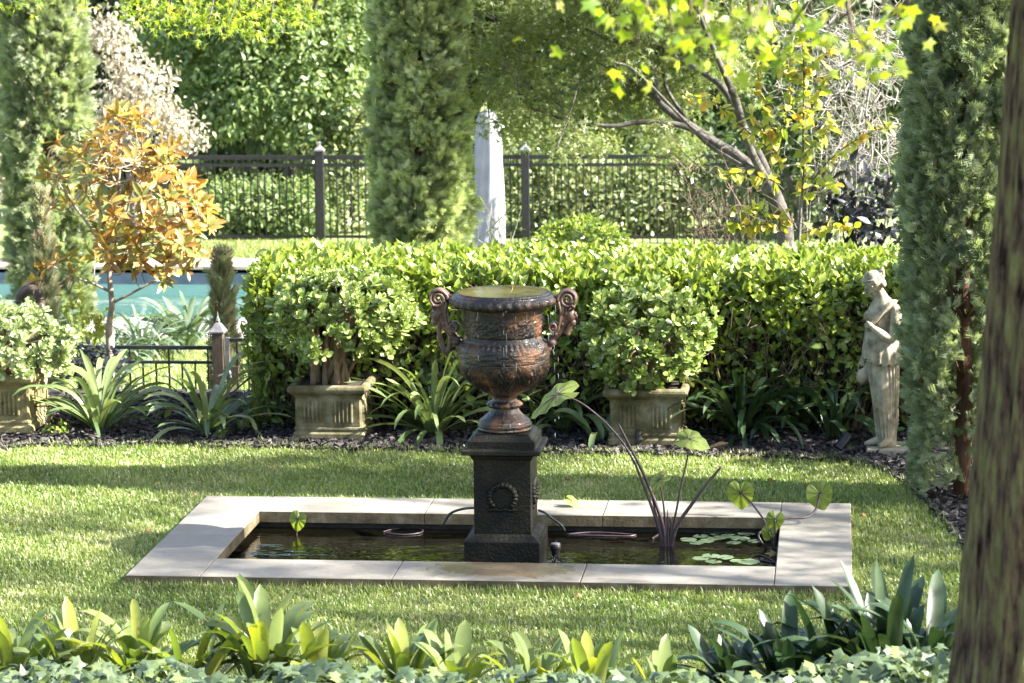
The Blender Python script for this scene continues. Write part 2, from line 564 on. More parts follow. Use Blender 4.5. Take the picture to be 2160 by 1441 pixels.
M['bark_red'] = solid_mat('cypress_bark', [(.3, (.045, .022, .013)), (.7, (.15, .08, .05))], 6, .9, .9, 40, .2, bdist=.015, vec_scale=(3, 3, .6))
M['bark_grey'] = solid_mat('maple_bark', [(.3, (.035, .031, .027)), (.5, (.085, .076, .066)), (.75, (.18, .166, .15))], 9, .85, .5, 40, .25)
M['bark_moss'] = solid_mat('mossy_bark', [(.34, (.02, .013, .009)), (.44, (.12, .08, .052)), (.53, (.19, .15, .07)), (.62, (.23, .225, .075)), (.72, (.30, .22, .165))], 7, .95, 1.0, 12, .1, bdist=.06, vec_scale=(4.4, 4.4, .85))
M['mag'] = leaf_mat('magnolia_leaf', [(.30, .125, .022), (.42, .24, .04), (.24, .095, .02), (.42, .35, .06), (.36, .16, .03), (.13, .20, .055), (.40, .30, .05), (.34, .14, .025), (.21, .27, .10), (.44, .38, .08)], .32, .28, .6, (1.35, 1.2, .5), mott=7)
M['yleaf'] = leaf_mat('yellow_leaf', [(.17, .24, .04), (.26, .31, .05), (.33, .36, .06), (.40, .37, .08), (.44, .26, .07)], .42, .35, .5, (1.5, 1.5, .35), mott=9)
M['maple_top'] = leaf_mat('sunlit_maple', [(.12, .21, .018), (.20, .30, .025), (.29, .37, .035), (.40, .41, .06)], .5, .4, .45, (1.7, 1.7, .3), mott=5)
M['maple_mid'] = leaf_mat('maple_foliage', [(.085, .12, .04), (.13, .17, .05), (.18, .22, .07), (.30, .32, .12)], .4, .45, .4, mott=2)
M['bg_light'] = leaf_mat('light_foliage', [(.07, .125, .035), (.13, .20, .06), (.21, .29, .095), (.31, .38, .16)], .35, .4, .5, mott=1.2)
M['bg_pale'] = leaf_mat('pale_blossom', [(.27, .24, .17), (.38, .335, .25), (.45, .405, .33), (.30, .32, .17)], .35, .6, .3, (1.1, 1.05, .9), mott=2)
M['bg_camellia'] = leaf_mat('camellia_leaf', [(.06, .10, .03), (.12, .17, .05), (.22, .26, .10), (.40, .40, .20)], .3, .25, .7, mott=2)
M['bg_dark'] = leaf_mat('far_wood', [(.022, .04, .014), (.042, .07, .024), (.075, .115, .038), (.14, .19, .065)], .3, .5, .4, mott=.6)
M['purple'] = leaf_mat('dark_purple_leaf', [(.014, .016, .024), (.03, .032, .04), (.05, .05, .055)], .1, .35, .4, mott=5)
M['bluegrass'] = leaf_mat('blue_grass', [(.08, .13, .08), (.13, .19, .12), (.20, .27, .19)], .25, .4, .4, mott=4)
M['black_metal'] = solid_mat('black_metal', [(.3, (.012, .012, .013)), (.7, (.03, .03, .032))], 20, .4, .1, 60, .5)
M['grey_metal'] = solid_mat('grey_metal', [(.3, (.10, .10, .11)), (.7, (.2, .2, .21))], 20, .4, .1, 60, .5)
M['brown_post'] = solid_mat('brown_post', [(.3, (.035, .024, .017)), (.7, (.09, .062, .045))], 10, .6, .3, 60)
M['fabric'] = solid_mat('pale_fabric', [(.3, (.27, .265, .31)), (.7, (.38, .375, .42))], 3, .85, .15, 30, .2)
M['white'] = solid_mat('white_wood', [(.3, (.62, .61, .58)), (.7, (.78, .77, .75))], 6, .7, .1, 40, .3)
M['paving'] = solid_mat('pool_paving', [(.3, (.22, .20, .21)), (.7, (.36, .33, .33))], 2, .8, .2, 30)
M['pool_coping'] = solid_mat('pool_coping', [(.3, (.42, .33, .25)), (.7, (.6, .5, .4))], 3, .75, .15, 30)
M['tile'] = solid_mat('pool_tile', [(.3, (.06, .085, .12)), (.7, (.12, .15, .2))], 5, .3, .1, 30)
M['pool'] = water_mat('pool_water', (.055, .125, .11), 1.6, .12, .03, .05, .25)
M['statue'] = solid_mat('weathered_stone', [(.30, (.10, .086, .062)), (.42, (.23, .20, .14)), (.6, (.37, .325, .225)), (.8, (.47, .42, .30))], 13, .85, .7, 60, .25, bdist=.004, detail=8)
M['stem'] = solid_mat('taro_stem', [(.3, (.025, .015, .018)), (.7, (.075, .048, .05))], 30, .4, .1, 60, .5)
M['taro'] = leaf_mat('taro_leaf', [(.13, .19, .03), (.17, .23, .04), (.20, .25, .05)], .45, .45, .4, (1.4, 1.4, .4), mott=14)
M['vein'] = solid_mat('taro_vein', [(.3, (.03, .018, .02)), (.7, (.06, .035, .035))], 30, .5, 0)
M['pad'] = leaf_mat('lily_pad', [(.10, .16, .08), (.14, .20, .11), (.18, .24, .15)], .1, .2, .7, mott=20)
M['dry'] = leaf_mat('dry_leaf', [(.22, .12, .05), (.34, .2, .08), (.42, .3, .15)], .2, .7, .3, mott=20)
M['rubber'] = solid_mat('black_rubber', [(.3, (.01, .01, .01)), (.7, (.02, .02, .02))], 20, .35, 0)
M['pale_twig'] = solid_mat('pale_twig', [(.3, (.16, .14, .12)), (.7, (.34, .31, .28))], 30, .85, .2)

# ------------------------------------------------------------------ ground, lawns, pool, pond
PX0, PY0, PW, PD, PC = -4.177, 16.013, 4.271, 2.210, 0.45
PX1, PY1 = PX0 + PW, PY0 + PD

_edge_px = [(-700, 960), (0, 948), (300, 941), (700, 951), (1100, 957), (1500, 965), (1750, 972), (1850, 990), (1900, 1015), (1960, 1065), (2000, 1112), (2060, 1190)]
_edge = np.array([G(a, b, GZ)[:2] for a, b in _edge_px])
_edge = np.vstack([[-20, _edge[0, 1]], _edge, [1.6, 16.0], [12, 15.4]])
def edge_y(x):
    x = np.asarray(x, float)
    return np.interp(x, _edge[:, 0], _edge[:, 1]) + .03 * np.sin(x * 7.3) + .02 * np.sin(x * 17 + 1)

def quad_sheet(g, x0, x1, y0, y1, z):
    g.add([[x0, y0, z], [x1, y0, z], [x1, y1, z], [x0, y1, z]], np.array([[0, 1, 2, 3]]))

g = Geo()
X_W, X_E, Y_S, Y_N = -16.0, 12.0, 13.2, 22.6
hx0, hx1, hy0, hy1 = PX0 + .12, PX1 - .12, PY0 + .12, PY1 - .12
quad_sheet(g, X_W, X_E, Y_S, hy0, GZ)
quad_sheet(g, X_W, X_E, hy1, Y_N, GZ)
quad_sheet(g, X_W, hx0, hy0, hy1, GZ)
quad_sheet(g, hx1, X_E, hy0, hy1, GZ)
g.add([[X_W, Y_N, GZ], [X_E, Y_N, GZ], [X_E, Y_N, LZ - .1], [X_W, Y_N, LZ - .1]], np.array([[0, 1, 2, 3]]))
g.add([[X_W, Y_S, GZ], [X_W, Y_N, GZ], [X_W, Y_N, LZ - .1], [X_W, Y_S, LZ - .1]], np.array([[0, 1, 2, 3]]))
g.add([[X_E, Y_N, GZ], [X_E, Y_S, GZ], [X_E, Y_S, LZ - .1], [X_E, Y_N, LZ - .1]], np.array([[0, 1, 2, 3]]))
structure(g.build('lawn', M['soil_grass']))

# bank that rises towards the viewer
BANK = np.array([(13.2, GZ), (12.9, .2), (12.5, .38), (11.8, .54), (11.0, .6), (9.0, .72), (5.0, .8), (-12, .8)])
def bank_z(y):
    return np.interp(y, BANK[::-1, 0], BANK[::-1, 1])
g = Geo()
V = [[x, y, z] for y, z in BANK for x in (X_W, X_E)]
g.add(V, np.array([[2 * i, 2 * i + 2, 2 * i + 3, 2 * i + 1] for i in range(len(BANK) - 1)]))
structure(g.build('garden_bank', M['mulch']))

# lower garden with the swimming pool cut out of it
SX0, SX1, SY0, SY1 = -11.5, -3.2, 32.2, 36.4
g = Geo()
quad_sheet(g, -300, 300, -80, SY0, LZ)
quad_sheet(g, -300, 300, SY1, 500, LZ)
quad_sheet(g, -300, SX0, SY0, SY1, LZ)
quad_sheet(g, SX1, 300, SY0, SY1, LZ)
structure(g.build('lower_lawn', M['far_grass']))
g = Geo()
quad_sheet(g, SX0 - 3, SX1 + 1.5, SY0 - 1.5, SY0, LZ + .004)
quad_sheet(g, SX0 - 3, SX0, SY0, SY1 + .9, LZ + .004)
structure(g.build('pool_paving', M['paving']))
g = Geo()
bevel_slab(g, SX0, SX1 + .6, SY1, SY1 + .75, LZ - .05, LZ + .05, .01)
structure(g.build('pool_edge', M['pool_coping']))
g = Geo()
for (a, b) in (((SX0, SY0), (SX1, SY0)), ((SX1, SY0), (SX1, SY1)), ((SX1, SY1), (SX0, SY1)), ((SX0, SY1), (SX0, SY0))):
    g.add([[*a, LZ], [*b, LZ], [*b, LZ - 1.4], [*a, LZ - 1.4]], np.array([[0, 1, 2, 3]]))
structure(g.build('pool_basin', M['tile']))
g = Geo()
quad_sheet(g, SX0, SX1, SY0, SY1, LZ - .2)
structure(g.build('pool_water', M['pool']))

# planting bed
g = Geo()
xs = np.linspace(-15.5, 11.5, 200)
V = np.concatenate([np.stack([xs, edge_y(xs), np.full(200, GZ + .004)], 1), np.stack([xs, np.full(200, Y_N - .01), np.full(200, GZ + .004)], 1)])
i = np.arange(199)
g.add(V, np.stack([i, i + 1, i + 201, i + 200], 1))
structure(g.build('garden_bed', M['mulch']))

# bark mulch chips
n = 15000
x = rng.uniform(-6.6, 2.2, n)
y = edge_y(x) + rng.random(n) ** 1.6 * 2.6 - .03
k = y < 22.4
x, y = x[k], y[k]
n = len(x)
bx = np.array([[a, b, c] for c in (-.5, .5) for b in (-.5, .5) for a in (-.5, .5)], float)
bx[:, :2] *= (1 + .35 * np.sin(np.arange(8) * 2.3))[:, None]
bF = [np.array([[0, 2, 3, 1], [4, 5, 7, 6], [0, 1, 5, 4], [1, 3, 7, 5], [3, 2, 6, 7], [2, 0, 4, 6]])]
d = rand_dir(n); d[:, 2] *= .35
u = np.array([0, 0, 1.0]) + .45 * rng.normal(size=(n, 3))
S = np.stack([rng.uniform(.012, .03, n), rng.uniform(.025, .075, n), rng.uniform(.004, .009, n)], 1)
V, Fs = scatter((bx, bF), np.stack([x, y, GZ + .012 + rng.random(n) * .022], 1), frames(d, u), S)
g = Geo().add(V, Fs, 0, rng.random(n) ** 1.3)
structure(g.build('bark_mulch', M['chip']), 'stuff')

# grass blades
def grass(name, mat, x, y, z, lmin, lmax, wd):
    n = len(x)
    az = rng.uniform(0, 2 * math.pi, n)
    lean = rng.uniform(.1, 1.5, n)
    L = rng.uniform(lmin, lmax, n)
    h = np.stack([np.cos(az), np.sin(az), np.zeros(n)], 1)
    s = np.stack([-np.sin(az + rng.normal(0, .6, n)), np.cos(az), np.zeros(n)], 1) * (wd * rng.uniform(.7, 1.3, n))[:, None]
    b = np.stack([x, y, np.full(n, z) if np.ndim(z) == 0 else z], 1)
    up = np.array([0, 0, 1.0])
    c, sn = np.cos(lean * .5)[:, None], np.sin(lean * .5)[:, None]
    mid = b + (h * sn + up * c) * (L * .55)[:, None]
    c2, s2 = np.cos(lean * 1.15)[:, None], np.sin(lean * 1.15)[:, None]
    tip = mid + (h * s2 + up * c2) * (L * .45)[:, None]
    V = np.stack([b - s, b + s, mid + s * .8, mid - s * .8, tip], 1).reshape(-1, 3)
    o = (np.arange(n) * 5)[:, None]
    F = [np.array([[0, 1, 2, 3]]) + o, np.array([[3, 2, 4]]) + o]
    r = rng.random(n)
    patch = np.clip(.5 + .4 * lump(b, 1.1, .4) + .3 * lump(b, 3.7, 2.0), 0, 1)
    r = np.clip(r * .62 + .6 * (patch - .5) + .14, 0, .999)
    r[rng.random(n) < .05] = .99
    gg = Geo()
    gg.add(V, F, 0, r)
    return structure(gg.build(name, mat), 'stuff')

N = 540000
x = rng.uniform(-7.0, 2.3, N)
y = rng.uniform(13.25, 20.3, N)
px, py = J(np.stack([x, y, np.full(N, GZ)], 1))
ok = (y < edge_y(x) + rng.normal(0, .025, N)) & (px > -260) & (px < 2420) & (py > 880) & (py < 1520)
ok &= ~((x > PX0 - .006) & (x < PX1 + .006) & (y > PY0 - .006) & (y < PY1 + .006))
out = (px < -40) | (px > 2200)
ok &= ~out | (rng.random(N) < .35)
ok &= rng.random(N) < np.clip(.78 + .3 * lump(np.stack([x, y, x * 0], 1), 2.3, 1.7), .35, 1)
x, y = x[ok], y[ok]
grass('lawn_grass', M['grass'], x, y, GZ, .02, .046, .0042)
# longer tufts along the coping and the bed edge
n = 2600
x = np.concatenate([rng.uniform(PX0, PX1, n), rng.uniform(-6.2, .9, 3500), PX1 + rng.random(900) * .04, PX0 - rng.random(900) * .05])
y = np.concatenate([PY0 - .02 - rng.random(n) ** 1.5 * .09, edge_y(rng.uniform(-6.2, .9, 3500)), rng.uniform(PY0, PY1, 900), rng.uniform(PY0, PY1, 900)])
y[n:n + 3500] = edge_y(x[n:n + 3500]) + rng.normal(0, .03, 3500)
grass('edge_grass', M['grass'], x, y, GZ, .035, .075, .003)
# rough grass of the lower garden
n = 50000
x = rng.uniform(-9.5, -3.6, n)
y = np.where(rng.random(n) < .55, rng.uniform(23.4, 30.6, n), rng.uniform(37.25, 39.1, n))
grass('lower_grass', M['grass'], x, y, LZ, .05, .11, .006)

# ------------------------------------------------------------------ ornamental pond
pond = thing('garden_pond', 'rectangular garden pond rimmed with pale grey stone coping slabs, set in the lawn', 'pond', (PX0 + PW / 2, PY0 + PD / 2, GZ))
cz0, cz1 = -.074, 0.0
gp = .0022
def slab(x0, x1, y0, y1):
    g = Geo()
    dz = rng.normal(0, .0008)
    bevel_slab(g, x0 + gp, x1 - gp, y0 + gp, y1 - gp, cz0, cz1 + dz, .004, rnd=rng.random())
    f0, _, r0 = g.F[0]
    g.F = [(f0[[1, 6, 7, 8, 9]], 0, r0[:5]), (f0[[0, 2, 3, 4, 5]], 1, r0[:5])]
    g.build('coping_slab', [M['coping'], M['coping_side']], pond)
jl = G(400, 1128, 0)[1]
jr = G(1720, 1144, 0)[1]
ext = .12
slab(PX0, PX0 + PC, PY0, jl); slab(PX0, PX0 + PC, jl, PY1)
slab(PX1 - PC, PX1, PY0, jr); slab(PX1 - PC, PX1, jr, PY1)
fx = [PX0 + PC, G(820, 1230, 0)[0], G(1222, 1232, 0)[0], PX1 - PC]
bxs = [PX0 + PC, G(915, 1052, 0)[0], G(1282, 1058, 0)[0], PX1 - PC]
for i in range(3):
    slab(fx[i], fx[i + 1], PY0, PY0 + PC)
    slab(bxs[i], bxs[i + 1], PY1 - PC, PY1)
g = Geo()
o_ = .06
ix0, ix1, iy0, iy1 = PX0 + PC - o_, PX1 - PC + o_, PY0 + PC - o_, PY1 - PC + o_
t_ = .2
zt, zb = cz0 - .001, -.75
box_geo(g, ((ix0 + ix1) / 2, iy0 - t_ / 2, (zt + zb) / 2), ((ix1 - ix0) / 2 + t_, t_ / 2, (zt - zb) / 2))
box_geo(g, ((ix0 + ix1) / 2, iy1 + t_ / 2, (zt + zb) / 2), ((ix1 - ix0) / 2 + t_, t_ / 2, (zt - zb) / 2))
box_geo(g, (ix0 - t_ / 2, (iy0 + iy1) / 2, (zt + zb) / 2), (t_ / 2, (iy1 - iy0) / 2 - .001, (zt - zb) / 2))
box_geo(g, (ix1 + t_ / 2, (iy0 + iy1) / 2, (zt + zb) / 2), (t_ / 2, (iy1 - iy0) / 2 - .001, (zt - zb) / 2))
g.build('basin_wall', M['wall_dark'], pond)
WZ = -.118
g = Geo()
quad_sheet(g, ix0 + .001, ix1 - .001, iy0 + .001, iy1 - .001, WZ)
structure(g.build('pond_water', M['pond']))

# ------------------------------------------------------------------ pedestal and urn
UX, UY = -2.012, 16.92
ped = thing('fountain_pedestal', 'square black cast iron pedestal with a wreath relief, standing in the pond water', 'pedestal', (UX, UY, -.4))
g = Geo()
square_loft(g, UX, UY, [(.232, -.5), (.232, .066), (.229, .072), (.218, .074), (.212, .082), (.197, .092), (.190, .096), (.1772, .106)], .004)
g.build('plinth', M['pedestal'], ped)
g = Geo()
square_loft(g, UX, UY, [(.175, .104), (.175, .567)], .004)
g.build('shaft', M['pedestal'], ped)
g = Geo()
square_loft(g, UX, UY, [(.178, .562), (.183, .572), (.187, .576), (.190, .588), (.205, .597), (.222, .601), (.237, .603), (.239, .607), (.239, .628), (.236, .632), (.208, .634), (.2045, .638), (.2045, .682), (.201, .686), (.188, .692), (.172, .712), (.163, .716), (.163, .722)], .004)
g.build('cap', M['pedestal'], ped)
def wreath(face):
    g = Geo()
    a = np.linspace(math.radians(-48), math.radians(228), 90)
    x = .078 * np.cos(a); z = .334 + .074 * np.sin(a)
    r = .014 + .006 * np.abs(np.sin(a * 11)) + .002 * np.sin(a * 37)
    bx_ = np.linspace(-.085, .085, 30)
    if face == 'front':
        p1 = np.stack([UX + x, np.full(90, UY - .177), z], 1)
        p2 = np.stack([UX + bx_, np.full(30, UY - .177), .257 + .003 * np.sin(bx_ * 90)], 1)
    else:
        p1 = np.stack([np.full(90, UX + .177), UY + x, z], 1)
        p2 = np.stack([np.full(30, UX + .177), UY + bx_, .257 + .003 * np.sin(bx_ * 90)], 1)
    tube_geo(g, p1, r, 8)
    tube_geo(g, p2, .009 + .003 * np.abs(np.sin(bx_ * 120)), 8)
    for k in range(70):
        q = p1[rng.integers(0, 90)] + rng.normal(0, .009, 3) * ([1, .6, 1] if face == 'front' else [.6, 1, 1])
        ball_geo(g, q, rng.uniform(.004, .008), 0, 4)
    g.build('wreath', M['pedestal'], ped, True)
wreath('front'); wreath('side')

urn = thing('fountain_urn', 'rust-brown cast iron urn with scroll handles, brim-full of water, on the pedestal', 'urn', (UX, UY, .722))
UZ = .7225
def zu(zy):
    return (1365 - zy) / 1450 / .985
prof_px = [(1365, .02), (1365, .158), (1352, .165), (1334, .160), (1330, .164), (1312, .166), (1302, .158), (1296, .160), (1280, .154), (1262, .138), (1240, .119), (1215, .100), (1190, .088), (1172, .085), (1164, .097), (1142, .109), (1124, .099), (1107, .078), (1087, .073), (1067, .079), (1050, .097), (1025, .130), (1000, .160), (950, .201), (900, .236), (850, .258), (800, .270), (753, .276), (750, .271), (747, .271), (744, .278), (690, .280), (640, .277), (612, .270), (592, .257), (577, .245), (560, .243), (548, .238), (532, .231), (516, .238), (490, .240), (440, .242), (390, .245), (330, .249), (290, .256), (276, .272), (266, .300), (256, .318), (242, .325), (228, .326), (212, .324), (198, .316), (184, .303), (174, .300), (170, .287), (160, .282), (154, .278), (154, .270), (170, .262), (200, .255)]
pp = np.array([(r, zu(zy)) for zy, r in prof_px])
s = np.concatenate([[0], np.cumsum(np.hypot(*np.diff(pp, axis=0).T))])
ss = np.unique(np.concatenate([np.linspace(0, s[-1], 190), s]))
pp = np.stack([np.interp(ss, s, pp[:, 0]), np.interp(ss, s, pp[:, 1])], 1)
def band(Z, a, b):
    lo, hi = zu(max(a, b)), zu(min(a, b))
    t = np.clip((Z - lo) / (hi - lo), 0, 1)
    return np.sin(math.pi * t) ** .6 * (Z > lo) * (Z < hi)
def urn_disp(Z, A, R):
    d = .012 * band(Z, 566, 628) * (np.abs(np.sin(23 * A)) - .4)
    d = d + .009 * band(Z, 196, 264) * (np.abs(np.sin(17 * A)) - .5 + .35 * np.sin(34 * A + 60 * Z))
    v = zu(1000) - Z
    leaf = np.abs(np.cos(4 * A)) ** .5
    d = d + band(Z, 762, 1040) * (.021 * (leaf - .6) + .010 * np.sin(40 * np.abs(np.sin(4 * A)) + 120 * v) * leaf)
    d = d + band(Z, 340, 520) * .005 * (np.sin(26 * A + 3 * np.sin(160 * Z)) * np.sin(190 * Z + 2 * np.sin(13 * A)) + .7 * np.sin(11 * A + 90 * Z) * np.sin(47 * A - 60 * Z))
    d = d + .009 * band(Z, 1112, 1170) * (np.abs(np.sin(7 * A + 30 * Z)) - .5)
    d = d + band(Z, 640, 745) * .0025 * np.sin(9 * A + 20 * np.sin(50 * Z))
    return d * (Z > .02)
g = Geo()
lathe_geo(g, (UX, UY, UZ), pp, 220, 0, urn_disp)
g.build('bowl', M['iron'], urn, True)
g = Geo()
a = np.linspace(0, 2 * math.pi, 64, endpoint=False)
zw = UZ + zu(157)
V = [[UX, UY, zw + .003]] + [[UX + .2795 * math.cos(t), UY + .2795 * math.sin(t), zw + .0015] for t in a]
g.add(V, np.array([[0, 1 + i, 1 + (i + 1) % 64] for i in range(64)]))
g.build('water', M['urn_water'], urn, True)
def ribbon_geo(g, p2, yc, wid, th, sgn, taper=None):
    p2 = np.asarray(p2, float)
    tg = unit(np.gradient(p2, axis=0))
    nr = np.stack([-tg[:, 1], tg[:, 0]], 1)
    k = len(p2)
    w_ = np.full(k, wid) if taper is None else wid * taper
    ring = []
    for (a, b) in ((-.5, -1), (.5, -1), (.65, -.5), (.35, 0), (.65, .5), (.5, 1), (-.5, 1)):
        q = p2 + nr * a * th
        ring.append(np.stack([UX + sgn * q[:, 0], np.full(k, yc) + b * w_, UZ + zu(156) + q[:, 1]], 1))
    V = np.stack(ring, 1)
    m2 = len(ring)
    i, j = np.meshgrid(np.arange(k - 1), np.arange(m2), indexing='ij')
    Q = np.stack([i * m2 + j, i * m2 + (j + 1) % m2, (i + 1) * m2 + (j + 1) % m2, (i + 1) * m2 + j], -1).reshape(-1, 4)
    g.add(V.reshape(-1, 3), [Q, np.arange(m2)[None].copy(), (np.arange(m2) + (k - 1) * m2)[None]], 0, .5)
for sgn in (-1, 1):
    g = Geo()
    low = [(.305 + (.008 + .026 * t) * math.cos(math.radians(-540 + 540 * t)), -.212 + (.008 + .026 * t) * math.sin(math.radians(-540 + 540 * t))) for t in np.linspace(0, 1, 40)]
    mid = smooth_path([low[-1], (.347, -.165), (.352, -.12), (.344, -.08), (.338, -.045)], 6)[1:-1]
    top = [(.394 + (.06 - .048 * t) * math.cos(math.radians(195 - 720 * t)), -.043 + (.06 - .048 * t) * math.sin(math.radians(195 - 720 * t))) for t in np.linspace(0, 1, 56)]
    path = np.array(low + [tuple(q) for q in mid] + top)
    ribbon_geo(g, path, UY, .042, .017, sgn)
    def hp(x, z, y=0.0):
        return (UX + sgn * x, UY + y, UZ + zu(156) + z)
    tube_geo(g, smooth_path([hp(.405, -.10), hp(.395, -.135), hp(.375, -.19), hp(.34, -.245), hp(.30, -.285), hp(.268, -.30)], 4), [.022] * 8 + [.018] * 8 + [.02] * 5, 8)
    tube_geo(g, [hp(.335, -.03), hp(.28, -.045)], .016, 8)
    tube_geo(g, smooth_path([hp(.372, -.07), hp(.376, -.12), hp(.362, -.18), hp(.335, -.24), hp(.30, -.28)], 5), [.020] * 5 + [.026] * 8 + [.02] * 8, 8)
    for q in range(9):
        t = q / 8
        ball_geo(g, hp(.385 - .07 * t ** 2, -.085 - .17 * t, .022 * math.sin(q * 2.1)), .017, 0, 6)
    for yy in (-.034, .034):
        tube_geo(g, smooth_path([hp(.352, -.05, yy), hp(.366, -.10, yy), hp(.352, -.17, yy * .9), hp(.318, -.24, yy * .7)], 4), .0075, 6)
    ball_geo(g, hp(.29, -.31), .033, 0, 8, None, (1, 1, .8))
    ball_geo(g, hp(.268, -.345), .026, 0, 8)
    g.build('handle', M['iron_handle'], urn, True)
    g = Geo()
    ball_geo(g, hp(.408, -.145), .037, 0, 10, None, (.9, 1, 1.15))
    ball_geo(g, hp(.441, -.15), .012, 0, 6, None, (1, .8, 1.3))
    for yy in (-.017, .017):
        ball_geo(g, hp(.436, -.133, yy), .010, 0, 6)
        tube_geo(g, smooth_path([hp(.415, -.11, yy), hp(.43, -.09, yy * 2), hp(.42, -.075, yy * 3)], 4), .008, 6)
    ball_geo(g, hp(.42, -.185), .023, 0, 8, None, (1, 1.1, 1))
    if sgn < 0:
        tube_geo(g, smooth_path([hp(.39, -.17), hp(.395, -.25), hp(.375, -.345), hp(.352, -.372), hp(.332, -.345), hp(.325, -.27)], 5), .0145, 8)
    else:
        tube_geo(g, smooth_path([hp(.41, -.19), hp(.395, -.225), hp(.385, -.262)], 5), .02, 8)
        ball_geo(g, hp(.36, -.2), .02, 0, 6)
    g.build('mask', M['iron_handle'], urn, True)
# thin dry stalk lying over the brim
g = Geo()
tube_geo(g, smooth_path([P(1082, 600, UY + .2), P(1080, 612, UY + .05), P(1074, 622, UY - .12)], 5), .0028, 5)
tag(g.build('dry_stalk', M['dry']), 'thin dry stalk lying across the brim of the urn', 'stalk')

# falling and splashing water
g = Geo()
def drop(p, r, st):
    V = np.array([[0, 0, st], [1, 0, 0], [0, 1, 0], [-1, 0, 0], [0, -1, 0], [0, 0, -1]], float) * r + p
    g.add(V, np.array([[0, 1, 2], [0, 2, 3], [0, 3, 4], [0, 4, 1], [5, 2, 1], [5, 3, 2], [5, 4, 3], [5, 1, 4]]))
for k in range(14):
    side = k < 2
    a = rng.normal(-.1, .22) if side else rng.normal(-1.2, .5)
    R_ = .327 + abs(rng.normal(0, .006))
    z = 1.50 - rng.random() * .05
    zend = rng.uniform(WZ, .9) if side else rng.uniform(1.18, 1.4)
    while z > zend:
        l = rng.uniform(.012, .07)
        x0, y0 = UX + R_ * math.cos(a), UY + R_ * math.sin(a)
        tube_geo(g, [(x0, y0, z), (x0 + .0005, y0, z - l * .5), (x0, y0, z - l)], [.0006, .0011, .0005], 5)
        z -= l + rng.uniform(.01, .12) * (1 + 1.5 * (1.5 - z))
for k in range(420):
    sx = rng.choice([-1, 1], p=[.35, .65])
    q = np.array([UX + sx * (.24 + abs(rng.normal(0, .09))), UY + rng.normal(-.12, .12), WZ + abs(rng.normal(0, .022))])
    drop(q, rng.uniform(.0010, .0022), 1.0)
structure(g.build('falling_water', M['drop'], None, True), 'stuff')

# pond fittings
def small_tube(name, pts, r, mat, label, cat, n=4, group=None):
    g = Geo()
    tube_geo(g, smooth_path(pts, n), r, 7)
    return tag(g.build(name, M[mat], None, True), label, cat, group)
yb = 17.25
small_tube('hose', [P(932, 1112, yb), P(948, 1085, yb), P(975, 1074, yb), P(1006, 1072, yb + .02), P(1030, 1080, yb + .04)], .0085, 'rubber', 'black hose arching out of the pond left of the pedestal', 'hose')
small_tube('hose', [P(1135, 1076, yb), P(1150, 1082, yb), P(1168, 1096, yb), P(1184, 1108, yb), P(1192, 1121, yb)], .0075, 'rubber', 'black hose dropping into the pond right of the pedestal', 'hose')
pf = G(1172, 1172, WZ)
fn = thing('fountain_nozzle', 'short black pump nozzle in the pond by the right side of the pedestal', 'nozzle', (pf[0], pf[1], WZ - .1))
g = Geo()
lathe_geo(g, (pf[0], pf[1], WZ - .1), [(.026, 0), (.026, .13), (.034, .14), (.036, .165), (.030, .172), (.02, .172)], 20)
g.build('body', M['rubber'], fn, True)
g = Geo()
lathe_geo(g, (pf[0], pf[1], WZ + .07), [(.029, 0), (.031, .004), (.026, .009), (.01, .012), (.001, .013)], 20)
g.build('cap', M['grey_metal'], fn, True)

# ------------------------------------------------------------------ stone planters and jade plants
def planter(pxl, pxr, pyb, mat, label):
    a, b = G(pxl, pyb, GZ), G(pxr, pyb, GZ)
    cx, yf = (a[0] + b[0]) / 2, a[1]
    hb = (b[0] - a[0]) / 2
    k = hb / .25
    cy = yf + .265 * k
    th = thing('stone_planter', label, 'planter', (cx, cy, GZ), 'square stone planters in the bed')
    z0 = GZ
    g = Geo()
    lv = [(.262, .03), (.266, .035), (.266, .066), (.258, .076), (.250, .080), (.252, .094), (.257, .10), (.255, .112), (.246, .118), (.2475, .126), (.2475, .332), (.252, .338), (.253, .348), (.262, .354), (.272, .366), (.287, .374), (.295, .386), (.297, .402), (.293, .418), (.283, .428), (.268, .431), (.25, .430), (.243, .424), (.243, .395)]
    square_loft(g, cx, cy, [(h * k, z0 + z * k) for h, z in lv], .012)
    for sx in (-1, 1):
        for sy in (-1, 1):
            bevel_slab(g, cx + (sx * .2 - .055) * k, cx + (sx * .2 + .055) * k, cy + (sy * .2 - .055) * k, cy + (sy * .2 + .055) * k, z0 - .01, z0 + .034 * k, .003)
    for off in (-.175, -.145, -.115, -.085, -.055, .055, .085, .115, .145, .175):
        p = [(0, 0, .145), (0, 0, .155), (0, 0, .30), (0, 0, .315)]
        r = np.array([.004, .0115, .0115, .004]) * k
        tube_geo(g, [(cx + off * k, cy - .2475 * k, z0 + z * k) for _, _, z in p], r, 8)
        tube_geo(g, [(cx + .2475 * k, cy + off * k, z0 + z * k) for _, _, z in p], r, 8)
    g.build('body', mat, th)
    g = Geo()
    quad_sheet(g, cx - .243 * k, cx + .243 * k, cy - .243 * k, cy + .243 * k, z0 + .405 * k)
    g.build('soil', M['potsoil'], th)
    return cx, cy, z0 + .405 * k

